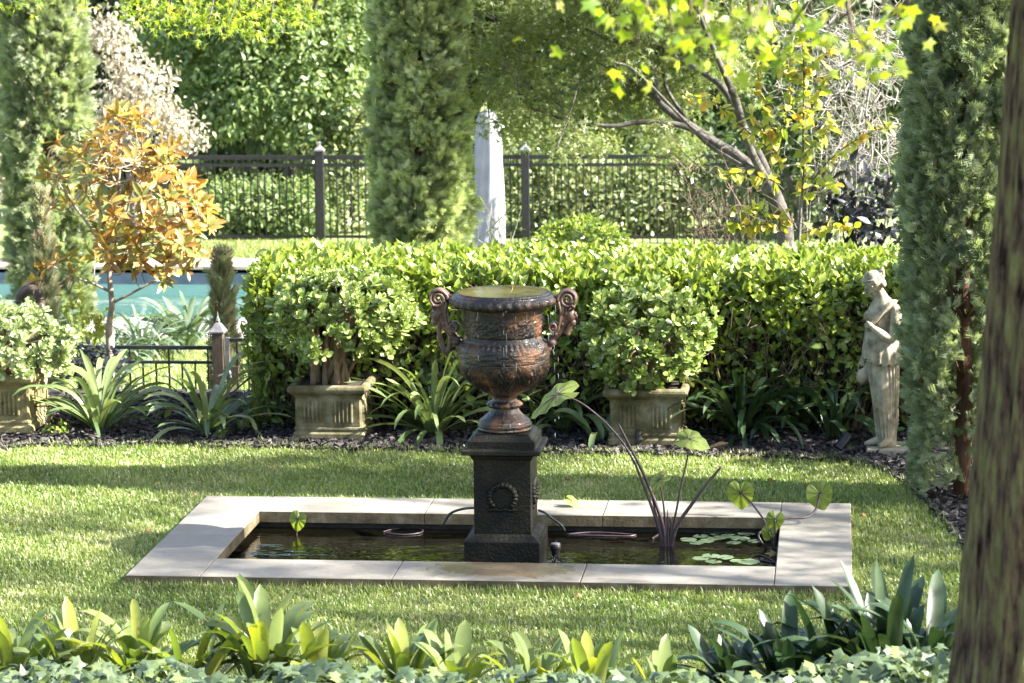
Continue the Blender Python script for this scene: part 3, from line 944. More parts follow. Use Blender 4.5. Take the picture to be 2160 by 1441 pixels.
T_JADE = t_oval(.56, .05, -.12, ((.2, .5), (.5, .95), (.78, .95)))
def jade(base, ell, nros, size, label, seed, stems=13, mat='jade', cut=-.62):
    global rng
    rng = np.random.default_rng(seed)
    th = thing('jade_plant', label, 'plant', base, 'jade plants growing in the stone planters')
    c, r = np.array(ell[0]), np.array(ell[1])
    pts = []
    while len(pts) < nros:
        d = unit(rng.normal(size=3))
        if d[2] < cut:
            continue
        f = rng.uniform(.62, 1.0) ** .6
        f *= 1 + .20 * lump(d * 2.2, 1.0, seed) + .10 * lump(d * 5, 1.0, seed)
        p = c + d * r * f
        if p[2] < base[2] + .02:
            continue
        pts.append(np.append(p, d))
    pts = np.array(pts)
    T, D, U, S = [], [], [], []
    for q in pts:
        p, d = q[:3], q[3:]
        ax = unit(d * .7 + np.array([0, 0, .75]) + rng.normal(0, .22, 3))
        sz = size * rng.uniform(.75, 1.15)
        x = unit(np.cross(ax, rng.normal(size=3)))
        y = np.cross(ax, x)
        k = rng.integers(8, 13)
        for i in range(k):
            a = i * 2.4 + rng.normal(0, .2)
            t = i / k
            el = .25 + 1.0 * t + rng.normal(0, .1)
            dd = (x * math.cos(a) + y * math.sin(a)) * math.cos(el) + ax * math.sin(el)
            T.append(p - ax * sz * .5 * (1 - t)); D.append(dd); U.append(ax); S.append(sz * (1 - .35 * t) * rng.uniform(.85, 1.1))
    V, Fs = scatter(T_JADE, np.array(T), frames(np.array(D), np.array(U)), np.array(S))
    g = Geo()
    rr = rng.random(len(T))
    for f in Fs:
        pass
    g.add(V, Fs, 0, rr)
    g.build('foliage', M[mat], th, True)
    g = Geo()
    for i in range(stems):
        a = i * 2.4
        b0 = np.array([base[0] + .14 * math.cos(a) * (i / stems + .2), base[1] + .14 * math.sin(a) * (i / stems + .2), base[2] - .02])
        q = pts[rng.integers(0, nros), :3]
        q = c + (q - c) * .75
        mid = b0 * .55 + q * .45 + np.array([0, 0, .06]) + rng.normal(0, .03, 3)
        tube_geo(g, smooth_path([b0, mid, q], 6), np.linspace(.024, .009, 13), 7)
        for _ in range(4):
            q2 = pts[rng.integers(0, nros), :3]
            if np.linalg.norm(q2 - q) < .4:
                tube_geo(g, smooth_path([mid, (mid + q2) / 2 + rng.normal(0, .02, 3), q2], 4), np.linspace(.014, .005, 9), 5)
    g.build('stem', M['jade_stem'], th, True)

def ell_px(px, py, Y, rx, ry, rd=None):
    c = P(px, py, Y)
    s = (c - CAM) @ FW / F_PX
    return (c, (rx * s, rd if rd else rx * s, ry * s))

pc = planter(622, 764, 934, M['stone'], 'mossy square stone planter left of the urn, under the bright jade plant')
jade(pc, ell_px(716, 672, pc[1] - .02, 155, 108, .5), 600, .074, 'bright sunlit jade plant in the planter left of the urn', 11)
pr = planter(1286, 1437, 948, M['stone'], 'mossy square stone planter right of the urn, behind the taro stalks')
jade(pr, ell_px(1360, 708, pr[1] - .02, 140, 122, .47), 500, .076, 'half shaded jade plant in the planter right of the urn', 12, cut=-.85)
pl = planter(-90, 64, 922, M['stone_b'], 'pale ochre stone planter cut by the left edge of the photo')
jade(pl, ell_px(8, 736, pl[1] - .02, 155, 100, .46), 480, .068, 'sun-bleached jade plant at the left edge of the photo', 13, mat='jade_pale')
rng = np.random.default_rng(21)

# ------------------------------------------------------------------ clipped hedge
HX0, HX1, HY0, HY1 = -4.47, 1.5, 20.85, 22.25
HZ = float(P(1200, 524, HY1)[2])
th = thing('clipped_hedge', 'long flat-topped clipped green hedge running behind the urn and planters', 'hedge', ((HX0 + HX1) / 2, (HY0 + HY1) / 2, GZ))
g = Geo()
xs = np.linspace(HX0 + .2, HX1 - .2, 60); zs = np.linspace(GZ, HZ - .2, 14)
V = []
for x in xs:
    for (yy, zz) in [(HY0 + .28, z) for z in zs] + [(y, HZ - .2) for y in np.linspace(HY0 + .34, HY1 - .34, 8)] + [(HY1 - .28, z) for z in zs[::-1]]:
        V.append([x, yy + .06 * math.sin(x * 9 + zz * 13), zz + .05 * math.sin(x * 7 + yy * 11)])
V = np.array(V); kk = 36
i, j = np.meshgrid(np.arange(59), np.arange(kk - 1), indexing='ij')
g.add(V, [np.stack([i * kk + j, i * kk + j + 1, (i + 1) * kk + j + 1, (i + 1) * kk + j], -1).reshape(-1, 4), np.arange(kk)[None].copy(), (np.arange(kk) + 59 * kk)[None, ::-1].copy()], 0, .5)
g.build('light_block_core', M['hedge_shade_core'], th)  # added solid core, blocks light and darkens the gaps between leaves
def hedge_points(n):
    pts, nrm = [], []
    W_, D_, H_ = HX1 - HX0, HY1 - HY0, HZ - GZ
    A = np.array([W_ * D_ * 1.25, W_ * H_ * 1.0, D_ * H_ * 1.3, W_ * H_ * .25])
    f = rng.choice(4, n, p=A / A.sum())
    u, v = rng.random(n), rng.random(n)
    P_ = np.zeros((n, 3)); N_ = np.zeros((n, 3))
    k = f == 0; P_[k] = np.stack([HX0 + u[k] * W_, HY0 + v[k] * D_, np.full(k.sum(), HZ)], 1); N_[k] = (0, 0, 1)
    k = f == 1; P_[k] = np.stack([HX0 + u[k] * W_, np.full(k.sum(), HY0), GZ + v[k] ** .8 * H_], 1); N_[k] = (0, -1, 0)
    k = f == 2; P_[k] = np.stack([np.full(k.sum(), HX0), HY0 + u[k] * D_, GZ + v[k] * H_], 1); N_[k] = (-1, 0, 0)
    k = f == 3; P_[k] = np.stack([HX0 + u[k] * W_, np.full(k.sum(), HY1), GZ + v[k] * H_], 1); N_[k] = (0, 1, 0)
    # round the arrises
    c = np.stack([np.clip(P_[:, 0], HX0 + .22, HX1 - .2), np.clip(P_[:, 1], HY0 + .2, HY1 - .2), np.minimum(P_[:, 2], HZ - .2)], 1)
    d = P_ - c
    L = np.linalg.norm(d, axis=1, keepdims=True)
    nd = d / L
    P_ = c + nd * np.minimum(L, .2)
    return P_, unit(N_ * .4 + nd)
n = 46000
Pt, Nm = hedge_points(n)
dep = rng.random(n) ** 1.5
dep *= np.where(Nm[:, 2] > .5, .17, .30)
dep -= .05 * lump(Pt, 3.0, 1.0) + .05 * lump(Pt, 8.0, 2.0)
keep = lump(Pt, 13.0, .7) > -.62
Pt, Nm, dep = Pt[keep], Nm[keep], dep[keep]
n = len(Pt)
# sparser towards the foot of the front
low = (Nm[:, 1] < -.5) & (Pt[:, 2] < GZ + .75)
keep = ~low | (rng.random(n) < .16 + .5 * np.clip((Pt[:, 2] - GZ) / .75, 0, 1))
Pt, Nm, dep = Pt[keep], Nm[keep], dep[keep]
n = len(Pt)
Pt = Pt - Nm * dep[:, None]
D = unit(Nm * .55 + np.array([0, 0, .55]) + .75 * rand_dir(n))
U = unit(Nm * .8 + np.array([0, 0, .35]) + .7 * rand_dir(n))
V, Fs = scatter(t_oval(.50, .09, .18, ((.3, .9), (.65, .85))), Pt, frames(D, U), rng.uniform(.04, .105, n) ** 1.0)
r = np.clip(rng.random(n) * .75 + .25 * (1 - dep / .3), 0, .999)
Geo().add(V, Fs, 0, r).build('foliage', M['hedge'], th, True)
g = Geo()
for k in range(520):
    x0 = rng.uniform(HX0 + .15, HX1 - .15)
    y0 = HY0 + rng.uniform(.1, .4)
    h = rng.uniform(.5, 1.05)
    p0 = np.array([x0, y0, GZ]); p1 = p0 + [rng.normal(0, .12), rng.normal(-.03, .08), h * .5]; p2 = p1 + [rng.normal(0, .16), rng.normal(-.06, .1), h * .5]
    tube_geo(g, smooth_path([p0, p1, p2], 3), np.linspace(.007, .0025, 7), 4, cap=False)
for k in range(500):
    p0 = np.array([rng.uniform(HX0 + .1, HX1 - .1), HY0 + rng.uniform(.02, .2), GZ + rng.uniform(.15, 1.0)])
    tube_geo(g, smooth_path([p0, p0 + rng.normal(0, .09, 3), p0 + rng.normal(0, .16, 3)], 3), .0028, 4, cap=False)
g.build('twigs', M['twig'], th)

# ------------------------------------------------------------------ strap-leaved plants
def strap_leaves(g, base, n, L, W, el, droop, spread=.06, seg=10, az=None, blunt=.78, seed=None, tw_=.5):
    for k in range(n):
        a = (k * 2.39996 + rng.normal(0, .35)) if az is None else rng.uniform(*az)
        l = rng.uniform(*L); wd = rng.uniform(*W)
        e = math.radians(rng.uniform(*el)); dr = rng.uniform(*droop)
        p = np.array(base, float) + np.array([math.cos(a), math.sin(a), 0]) * rng.uniform(0, spread)
        side = np.array([-math.sin(a), math.cos(a), 0.0])
        hz = np.array([math.cos(a), math.sin(a), 0.0])
        tw = rng.normal(0, tw_)
        V = []
        ds = l / seg
        aa = 0.0
        for i in range(seg + 1):
            t = i / seg
            wp = wd * (.55 + .45 * min(1, t * 3)) * (1.0 if t < blunt else math.sqrt(max(0.0, 1 - ((t - blunt) / (1 - blunt)) ** 2)) + .02)
            d = hz * math.cos(e) + np.array([0, 0, 1]) * math.sin(e)
            nrm = np.cross(side, d)
            s2 = side * math.cos(tw * t) + nrm * math.sin(tw * t)
            V += [p - s2 * wp * .5 + nrm * wp * -.16, p, p + s2 * wp * .5 + nrm * wp * -.16]
            p = p + d * ds
            e -= dr * ds / l * (.4 + 2.2 * t) * 1.0
            e = max(e, -1.35)
            hz_t = hz * math.cos(.05 * tw) + side * math.sin(.05 * tw)
            hz = hz_t
        F = []
        for i in range(seg):
            b = 3 * i
            F += [[b, b + 1, b + 4, b + 3], [b + 1, b + 2, b + 5, b + 4]]
        g.add(V, np.array(F), 0, rng.random())

def strap_plant(base, label, mat='strap', n=26, L=(.5, .8), W=(.034, .05), el=(35, 85), droop=(.5, 1.7), group='strap-leaved plants in the bed', name='strap_leaf_plant', **kw):
    g = Geo()
    strap_leaves(g, (0, 0, 0), n, L, W, el, droop, **kw)
    o = g.build(name, M[mat], None, True)
    o.location = Vector([float(v) for v in base])
    return tag(o, label, 'plant', group)

def gb(px, py, z=GZ, dy=0.0):
    q = G(px, py, z)
    q[1] += dy
    return q
strap_plant(gb(212, 912), 'yellow-green strap-leaved plant beside the pale planter at the left', n=52, L=(.45, .85), W=(.034, .05))
strap_plant(gb(440, 915), 'arching strap-leaved plant in front of the gate post', n=40, L=(.5, .85), el=(20, 80))
strap_plant(gb(505, 918, dy=.12), 'small strap-leaved plant with leaves bent over the bed edge by the hedge end', n=12, L=(.35, .55), el=(15, 60), droop=(1.0, 1.9))
strap_plant(gb(916, 918), 'large sunlit strap-leaved plant between the left planter and the pedestal', n=64, L=(.55, .95), el=(20, 88), W=(.034, .05))
strap_plant(gb(1190, 915, dy=.1), 'strap-leaved plant half hidden behind the pedestal and the right planter', n=36, L=(.45, .75), el=(20, 75))
strap_plant(gb(1262, 938, dy=.05), 'few broad leaves leaning on the left side of the right planter', n=7, L=(.4, .6), el=(35, 75), W=(.045, .06))
strap_plant(gb(1560, 928, dy=.1), 'large shaded strap-leaved plant right of the right planter', 'strap_shaded', n=56, L=(.55, .95), el=(20, 80), W=(.036, .052))
strap_plant(gb(1700, 918, dy=.12), 'large shaded strap-leaved plant left of the statue', 'strap_shaded', n=48, L=(.6, 1.0), el=(25, 85), W=(.036, .052))
strap_plant(gb(1758, 940, dy=.2), 'strap-leaved plant with one long leaf hanging beside the statue spotlight', 'strap_shaded', n=9, L=(.5, .8), el=(45, 85), W=(.045, .06))
strap_plant(gb(1895, 930, dy=.5), 'yellow-green leaves showing behind the statue', n=12, L=(.6, .85), el=(60, 88), droop=(.2, .8))

# foreground clivias on the bank
def clivia(px, py_tip, label, n=13, mat='clivia', Y=12.75, L=(.32, .62), **kw):
    p = P(px, 1400, Y)
    zb = float(bank_z(Y))
    ztip = float(P(px, py_tip - 8, Y)[2])
    h = ztip - zb
    strap_plant((p[0], Y, zb - .02), label, mat, int(n * 2.0), (h * .75, h * 1.22), (.05, .082), (50, 90), (.1, 1.7), 'broad-leaved clumps in the foreground', 'clivia_plant', spread=.10, blunt=.62, tw_=.25, **kw)
clivia(30, 1300, 'bright clump of broad strap leaves in the bottom left corner', 14)
clivia(165, 1290, 'blue-green clump of broad leaves second from the left edge in the foreground', 12)
clivia(290, 1268, 'foreground clump with one tall blunt-cut leaf', 11)
clivia(400, 1290, 'foreground clump with a long leaf arching to the left', 10, az=(-2.6, .6))
clivia(560, 1240, 'tallest and widest foreground clump, below the left half of the pond', 18)
clivia(668, 1285, 'foreground clump with a rounded yellow leaf', 10)
clivia(850, 1330, 'low foreground clump below the pedestal', 12)
clivia(965, 1345, 'small foreground clump of pale leaves half buried in ivy', 8)
clivia(1120, 1335, 'dark upright leaves in the ivy below the pedestal, right side', 8)
clivia(1245, 1330, 'dark upright pair of leaves in the foreground ivy right of centre', 6)
clivia(1400, 1362, 'low grey-green leaves in the foreground ivy', 6)
clivia(1560, 1325, 'shaded foreground clump leaning left below the pond corner', 14, 'strap_shaded', az=(1.2, 5.0))
clivia(1665, 1290, 'shaded foreground clump with grey-blue leaves below the right pond corner', 16, 'strap_shaded')
clivia(1775, 1262, 'dense shaded foreground clump in front of the shaded lawn', 13, 'strap_shaded')
clivia(1880, 1225, 'tallest shaded foreground clump near the tree trunk', 18, 'strap_shaded')
clivia(1975, 1225, 'shaded foreground clump against the tree trunk', 16, 'strap_shaded')
# ivy
n = 6500
x = rng.uniform(-4.4, 1.6, n); y = rng.uniform(9.6, 12.45, n)
crest = .65 + .07 * np.sin(x * 2.1 + 1) + .05 * np.sin(x * 5.3) + .045 * np.clip(x + 1.5, -1, 2)
prof = np.interp(y, [9.6, 10.6, 11.4, 12.0, 12.45], [.70, .86, .98, .86, .62])
z = np.maximum(crest * prof, bank_z(y) + .045) + .05 * np.sin(x * 11 + y * 8) - rng.random(n) ** 2 * .16
z = np.maximum(z, bank_z(y) + .015)
U = unit(np.stack([rng.normal(0, .5, n), rng.normal(-.15, .5, n), np.full(n, 1.0)], 1))
D = unit(np.stack([rng.normal(0, 1, n), rng.normal(-.3, 1, n), rng.normal(-.25, .3, n)], 1))
V, Fs = scatter(T_IVY, np.stack([x, y, z], 1), frames(D, U), rng.uniform(.04, .10, n))
structure(Geo().add(V, Fs, 0, rng.random(n)).build('ivy_cover', M['ivy']), 'stuff')

# ------------------------------------------------------------------ statue
sb = G(1862, 962, GZ)
SX, SYY, SZ = sb[0], sb[1] + .12, GZ
st = thing('garden_statue', 'weathered stone statue of a draped woman looking down, beside the right cypress', 'statue', (SX, SYY, SZ))
g = Geo()
bevel_slab(g, -.115, .215, -.16, .16, 0.0, .055, .006)
for arr in g.V:
    arr += np.array([SX, SYY, SZ])
g.build('base', M['statue'], st)
B0 = .055
rings = np.array([(.0, .03, .07, 0, .07), (.06, .03, .07, 0, .07), (.10, .025, .076, 0, .072), (.20, .026, .09, 0, .082), (.30, .02, .092, 0, .088), (.45, .012, .108, 0, .10), (.60, -.002, .122, 0, .108), (.69, -.004, .127, 0, .108), (.76, -.01, .115, 0, .098), (.82, -.016, .097, 0, .082), (.88, -.022, .10, 0, .084), (.94, -.024, .104, 0, .086), (.99, -.008, .108, 0, .08), (1.02, .003, .106, 0, .07), (1.045, .004, .09, 0, .058), (1.062, -.004, .06, 0, .048), (1.085, -.014, .043, 0, .042), (1.13, -.035, .038, -.005, .04), (1.17, -.06, .02, -.01, .03)])
zz = np.linspace(0, 1.17, 200)
R5 = [np.interp(zz, rings[:, 0], rings[:, c]) for c in range(1, 5)]
for c in range(4):
    R5[c] = np.convolve(np.pad(R5[c], 4, mode='edge'), np.ones(9) / 9, 'valid')
nth = 140
thh = np.linspace(0, 2 * math.pi, nth, endpoint=False)
V = []
for k, z in enumerate(zz):
    amp = np.interp(z, [0, .02, .35, .6, .72, .8, .86, .92], [.008, .009, .009, .009, .007, .005, .003, 0])
    pl_ = np.sin(24 * thh + 3 * math.sin(4 * z) + 1.5 * np.sin(thh * 2)) * (.55 + .45 * np.sin(3 * thh + 5 * z))
    # bent knee pushes the cloth forward
    kn = .035 * math.exp(-((z - .38) / .13) ** 2) * np.exp(-((np.mod(thh - math.radians(285) + math.pi, 2 * math.pi) - math.pi) / .55) ** 2)
    f = 1.0
    V += [[R5[0][k] + (R5[1][k] + amp * p + q) * math.cos(t), R5[2][k] + (R5[3][k] + amp * p + q) * math.sin(t), B0 + z] for t, p, q in zip(thh, pl_, kn)]
i, j = np.meshgrid(np.arange(199), np.arange(nth), indexing='ij')
Q = np.stack([i * nth + j, i * nth + (j + 1) % nth, (i + 1) * nth + (j + 1) % nth, (i + 1) * nth + j], -1).reshape(-1, 4)
g = Geo()
g.add(V, [Q, np.arange(nth)[None, ::-1].copy(), (np.arange(nth) + 199 * nth)[None]], 0, .5)
# overfold of the dress with zigzag hem
V = []
levels = np.linspace(0, 1, 16)
for (dr, seq) in ((.010, levels), (-.012, levels[::-1])):
    for t in seq:
        for a in thh:
            hem = .655 - .045 * math.sin(a + 2.6) - .022 * abs(math.sin(7 * a))
            z = .825 + (hem - .825) * t
            rx = np.interp(z, rings[:, 0], rings[:, 2]); ry = np.interp(z, rings[:, 0], rings[:, 4]); cx_ = np.interp(z, rings[:, 0], rings[:, 1])
            e = dr + .012 * t + .006 * t * math.sin(18 * a + 2 * math.sin(3 * a))
            V.append([cx_ + (rx + e) * math.cos(a), (ry + e) * math.sin(a), B0 + z])
kk = 32
i, j = np.meshgrid(np.arange(kk), np.arange(nth), indexing='ij')
Q = np.stack([i * nth + j, ((i + 1) % kk) * nth + j, ((i + 1) % kk) * nth + (j + 1) % nth, i * nth + (j + 1) % nth], -1).reshape(-1, 4)
g.add(V, Q, 0, .5)
def sp(x, y, z):
    return np.array([x, y, B0 + z])
a = np.linspace(0, 2 * math.pi, 50)
tube_geo(g, [sp(-.016 + .101 * math.cos(t), .087 * math.sin(t), .825) for t in a], .009, 8)
# sash from shoulder to hip
for o2 in (0, .017, .034):
    tube_geo(g, smooth_path([sp(.07 + o2 * .3, .05, 1.045), sp(.075 + o2 * .4, -.035, 1.052), sp(.02 + o2 * .6, -.078, .99), sp(-.045 + o2 * .6, -.103, .90), sp(-.095 + o2 * .5, -.072, .835)], 6), 0.0105, 7)
ball_geo(g, sp(-.092, -.034, .94), .047, 0, 12, None, (1, 1, .95))
ball_geo(g, sp(-.035, -.052, .94), .048, 0, 12, None, (1, 1, .95))
# near arm, bent across the body
tube_geo(g, smooth_path([sp(.085, -.005, 1.01), sp(.115, -.03, .97), sp(.118, -.055, .89), sp(.108, -.075, .808), sp(.09, -.09, .79), sp(.03, -.125, .835), sp(-.03, -.14, .875)], 5), np.interp(np.linspace(0, 1, 31), [0, .2, .5, .62, .8, 1], [.036, .043, .036, .034, .032, .02]), 12)
ball_geo(g, sp(-.05, -.142, .888), .026, 0, 8, None, (1.15, .75, .9))
for q, (dx, dz) in enumerate(((-.028, .008), (-.03, -.002), (-.028, -.012), (-.022, -.02))):
    tube_geo(g, smooth_path([sp(-.055, -.145, .888 + dz * .6), sp(-.055 + dx, -.14, .888 + dz), sp(-.06 + dx * .8, -.122, .88 + dz)], 3), .007, 6)
tube_geo(g, smooth_path([sp(-.045, -.145, .895), sp(-.058, -.15, .912), sp(-.075, -.14, .91)], 3), .008, 6)
# far arm hanging to the pitcher
tube_geo(g, smooth_path([sp(-.08, .03, 1.0), sp(-.115, .045, .95), sp(-.135, .04, .82), sp(-.148, .01, .70), sp(-.152, -.01, .635)], 5), np.linspace(.036, .019, 21), 10)
ball_geo(g, sp(-.153, -.014, .615), .024, 0, 8, None, (.9, .8, 1.3))
for q in range(4):
    tube_geo(g, smooth_path([sp(-.165 + .009 * q, -.028, .62), sp(-.168 + .009 * q, -.036, .59), sp(-.16 + .008 * q, -.024, .572)], 3), .007, 6)
# feet
tube_geo(g, smooth_path([sp(.02, -.02, .055), sp(-.03, -.045, .04), sp(-.085, -.06, .02), sp(-.115, -.065, .012)], 4), np.linspace(.036, .014, 13), 8)
tube_geo(g, smooth_path([sp(.06, -.03, .05), sp(.05, -.085, .03), sp(.03, -.13, .016)], 4), np.linspace(.034, .016, 9), 8)
# neck and head
tube_geo(g, [sp(.0, .0, 1.03), sp(-.015, -.002, 1.08), sp(-.05, -.008, 1.135)], [.05, .041, .038], 12)
hc = sp(-.072, -.012, 1.165)
fd = unit(np.array([-.80, -.38, -.62])); fs = unit(np.cross(fd, [0, 0, 1])); fu = np.cross(fs, fd)
def hd(f, s_, u_):
    return hc + fd * f + fs * s_ + fu * u_
ball_geo(g, hd(0, 0, .01), .073, 0, 14, None, (1, .95, 1.06))
ball_geo(g, hd(.022, 0, -.04), .052, 0, 12)
ball_geo(g, hd(.048, 0, -.078), .021, 0, 8)
tube_geo(g, [hd(.07, 0, .012), hd(.083, 0, -.012), hd(.086, 0, -.026)], [.008, .011, .013], 8)
for s_ in (-1, 1):
    tube_geo(g, smooth_path([hd(.07, s_ * .008, .016), hd(.066, s_ * .03, .018), hd(.05, s_ * .048, .008)], 3), .008, 6)
    ball_geo(g, hd(.060, s_ * .024, -.004), .010, 0, 6, None, (1, 1, .7))
    ball_geo(g, hd(.04, s_ * .036, -.035), .024, 0, 8)
tube_geo(g, [hd(.066, -.016, -.05), hd(.073, 0, -.049), hd(.066, .016, -.05)], [.004, .007, .004], 6)
tube_geo(g, [hd(.062, -.014, -.058), hd(.069, 0, -.059), hd(.062, .014, -.058)], [.004, .007, .004], 6)
fig = g.build('figure', M['statue'], None)
md = fig.modifiers.new('r', 'REMESH'); md.mode = 'VOXEL'; md.voxel_size = .0038; md.use_smooth_shade = True
md2 = fig.modifiers.new('s', 'SMOOTH'); md2.factor = .4; md2.iterations = 1
def bake(o, parent, loc):
    dg = bpy.context.evaluated_depsgraph_get()
    me = bpy.data.meshes.new_from_object(o.evaluated_get(dg))
    nm = o.name
    old = o.data
    o.modifiers.clear()
    o.data = me
    bpy.data.meshes.remove(old)
    o.parent = parent
    o.location = Vector(loc)
bake(fig, st, (0, 0, 0))
# hair: wavy strands swept back to a bun, held by a band
g = Geo()
ball_geo(g, hd(-.012, 0, .022), .079, 0, 14, None, (1, .97, 1))
for s_ in (-1, 1):
    for q in range(9):
        t = q / 8
        p0 = hd(.055 - .03 * t, s_ * (.004 + .066 * t), .062 - .055 * t)
        p1 = hd(-.01, s_ * (.02 + .066 * t), .088 - .07 * t)
        p2 = hd(-.085, s_ * (.01 + .04 * t), .05 - .03 * t)
        path = smooth_path([p0, (p0 + p1) / 2 + fu * .008, p1, (p1 + p2) / 2 + fu * .004, p2], 4)
        tube_geo(g, path, .0105 + .003 * np.sin(np.arange(len(path)) * 1.6), 7)
    ball_geo(g, hd(-.055, s_ * .045, -.03), .026, 0, 8)
for q in range(22):
    a = q * 2.4
    p0 = hd(-.065, .0, .035)
    pe = hd(-.108 - .012 * math.cos(a), .026 * math.sin(a), .035 + .026 * math.cos(a))
    tube_geo(g, smooth_path([p0, (p0 + pe) / 2 + rng.normal(0, .008, 3), pe], 3), .011, 6)
a = np.linspace(0, 2 * math.pi, 40)
tube_geo(g, [hd(-.012 + .082 * math.cos(t) * .9, .08 * math.sin(t), .04 + .03 * math.cos(t)) for t in a], .0055, 6)
hair = g.build('hair', M['statue'], None)
md = hair.modifiers.new('r', 'REMESH'); md.mode = 'VOXEL'; md.voxel_size = .0036; md.use_smooth_shade = True
bake(hair, st, (0, 0, 0))
g = Geo()
lathe_geo(g, (0, 0, 0), [(.004, 0), (.03, .004), (.05, .03), (.056, .06), (.05, .09), (.03, .112), (.02, .13), (.024, .15), (.032, .16), (.022, .158)], 28)
V = np.concatenate(g.V)
ca, sa = math.cos(.35), math.sin(.35)
V = np.stack([V[:, 0] * ca + V[:, 2] * sa, V[:, 1], -V[:, 0] * sa + V[:, 2] * ca], 1) + sp(-.165, -.02, .44)
g.V = [V]
tube_geo(g, smooth_path([sp(-.115, -.02, .575), sp(-.17, -.03, .60), sp(-.185, -.03, .55), sp(-.165, -.03, .50)], 4), .007, 6)
for arr in g.V:
    arr += np.array([SX, SYY, SZ])
g.build('pitcher', M['statue'], st, True)

for o in list(st.children):
    if o.name.split('.')[0] != 'base':
        o.rotation_euler = (0, 0, -.42)
        o.scale = (.97, .98, 1.0)

# ------------------------------------------------------------------ garden spotlights
def spotlight(px, py, r, h, tilt, az, label):
    q = G(px, py, GZ)
    th = thing('garden_spotlight', label, 'spotlight', q, 'small garden spotlights in the bed')
    g = Geo()
    tube_geo(g, [q, q + [0, 0, .07]], .008, 6)
    g.build('spike', M['rubber'], th)
    d = np.array([math.cos(az) * math.sin(tilt), math.sin(az) * math.sin(tilt), math.cos(tilt)])
    c = q + [0, 0, .07]
    g = Geo()
    tube_geo(g, [c - d * h * .4, c + d * h * .5, c + d * h * .6, c + d * h * .6], [r, r, r * 1.02, r * .85], 18)
    tube_geo(g, [c + d * h * .6, c + d * h * .52], [r * .85, r * .8], 18)
    g.build('head', M['rubber'], th)
spotlight(1778, 955, .036, .13, .75, .5, 'black tilted spotlight aimed at the statue')
spotlight(696, 932, .026, .10, .1, 0, 'short spotlight in front of the left stone planter')
spotlight(1347, 948, .024, .12, .08, 1, 'black spotlight in front of the right stone planter')
spotlight(1998, 1018, .022, .11, .15, 2, 'thin black spotlight in the mulch by the right tree trunk')

# ------------------------------------------------------------------ taro and water lilies
def heart_leaf(g, c, ax, nrm, size, veins=True):
    """c: stalk joint; ax: direction to the tip; nrm: upper face"""
    ax, nrm = unit(ax), unit(nrm)
    sx = np.cross(ax, nrm)
    sx = unit(sx); nrm = np.cross(sx, ax)
    t = np.linspace(-math.pi, math.pi, 61)
    ab = np.abs(t)
    rr = np.interp(ab, [0, .35, .8, 1.3, 1.9, 2.4, 2.75, 3.0, math.pi], [.66, .55, .47, .45, .47, .49, .44, .22, .06])
    V = [c]
    for k in (.5, 1.0):
        for a, r in zip(t, rr):
            u, v = r * k * math.cos(a), r * k * math.sin(a)
            z = -.10 * k * k * (1 + .5 * math.cos(2 * a)) + .02 * math.sin(9 * a) * k * k + .12 * abs(v)
            V.append(c + (ax * u + sx * v + nrm * z) * size)
    F3 = [[0, 1 + i, 2 + i] for i in range(60)]
    F4 = [[1 + i, 62 + i, 63 + i, 2 + i] for i in range(60)]
    g.add(V, [np.array(F3), np.array(F4)], 0, rng.random())
    if veins:
        for a in (0, .75, -.75, 1.5, -1.5, 2.15, -2.15, 2.6, -2.6):
            r = np.interp(abs(a), [0, .35, .8, 1.3, 1.9, 2.4, 2.75, 3.0, math.pi], [.66, .55, .47, .45, .47, .49, .44, .22, .06]) * .95
            pts = []
            for k in np.linspace(.02, 1, 6):
                u, v = r * k * math.cos(a), r * k * math.sin(a)
                z = -.10 * k * k * (1 + .5 * math.cos(2 * a)) + .12 * abs(v)
                pts.append(c + (ax * u + sx * v + nrm * z) * size)
            tube_geo(g, pts, np.linspace(.011, .004, 6) * size, 4, 1, .5)

def taro(name, label, stems, leaves, base, cat='plant', group='taro plants in the pond'):
    th = thing(name, label, cat, base, group)
    for pts, r0, r1 in stems:
        g = Geo()
        p = smooth_path(pts, 6)
        tube_geo(g, p, np.linspace(r0, r1, len(p)), 8)
        g.build('stalk', M['stem'], th, True)
    for c, ax, nrm, s in leaves:
        g = Geo()
        heart_leaf(g, np.asarray(c, float), np.asarray(ax, float), np.asarray(nrm, float), s)
        g.build('leaf', [M['taro'], M['vein']], th, True)

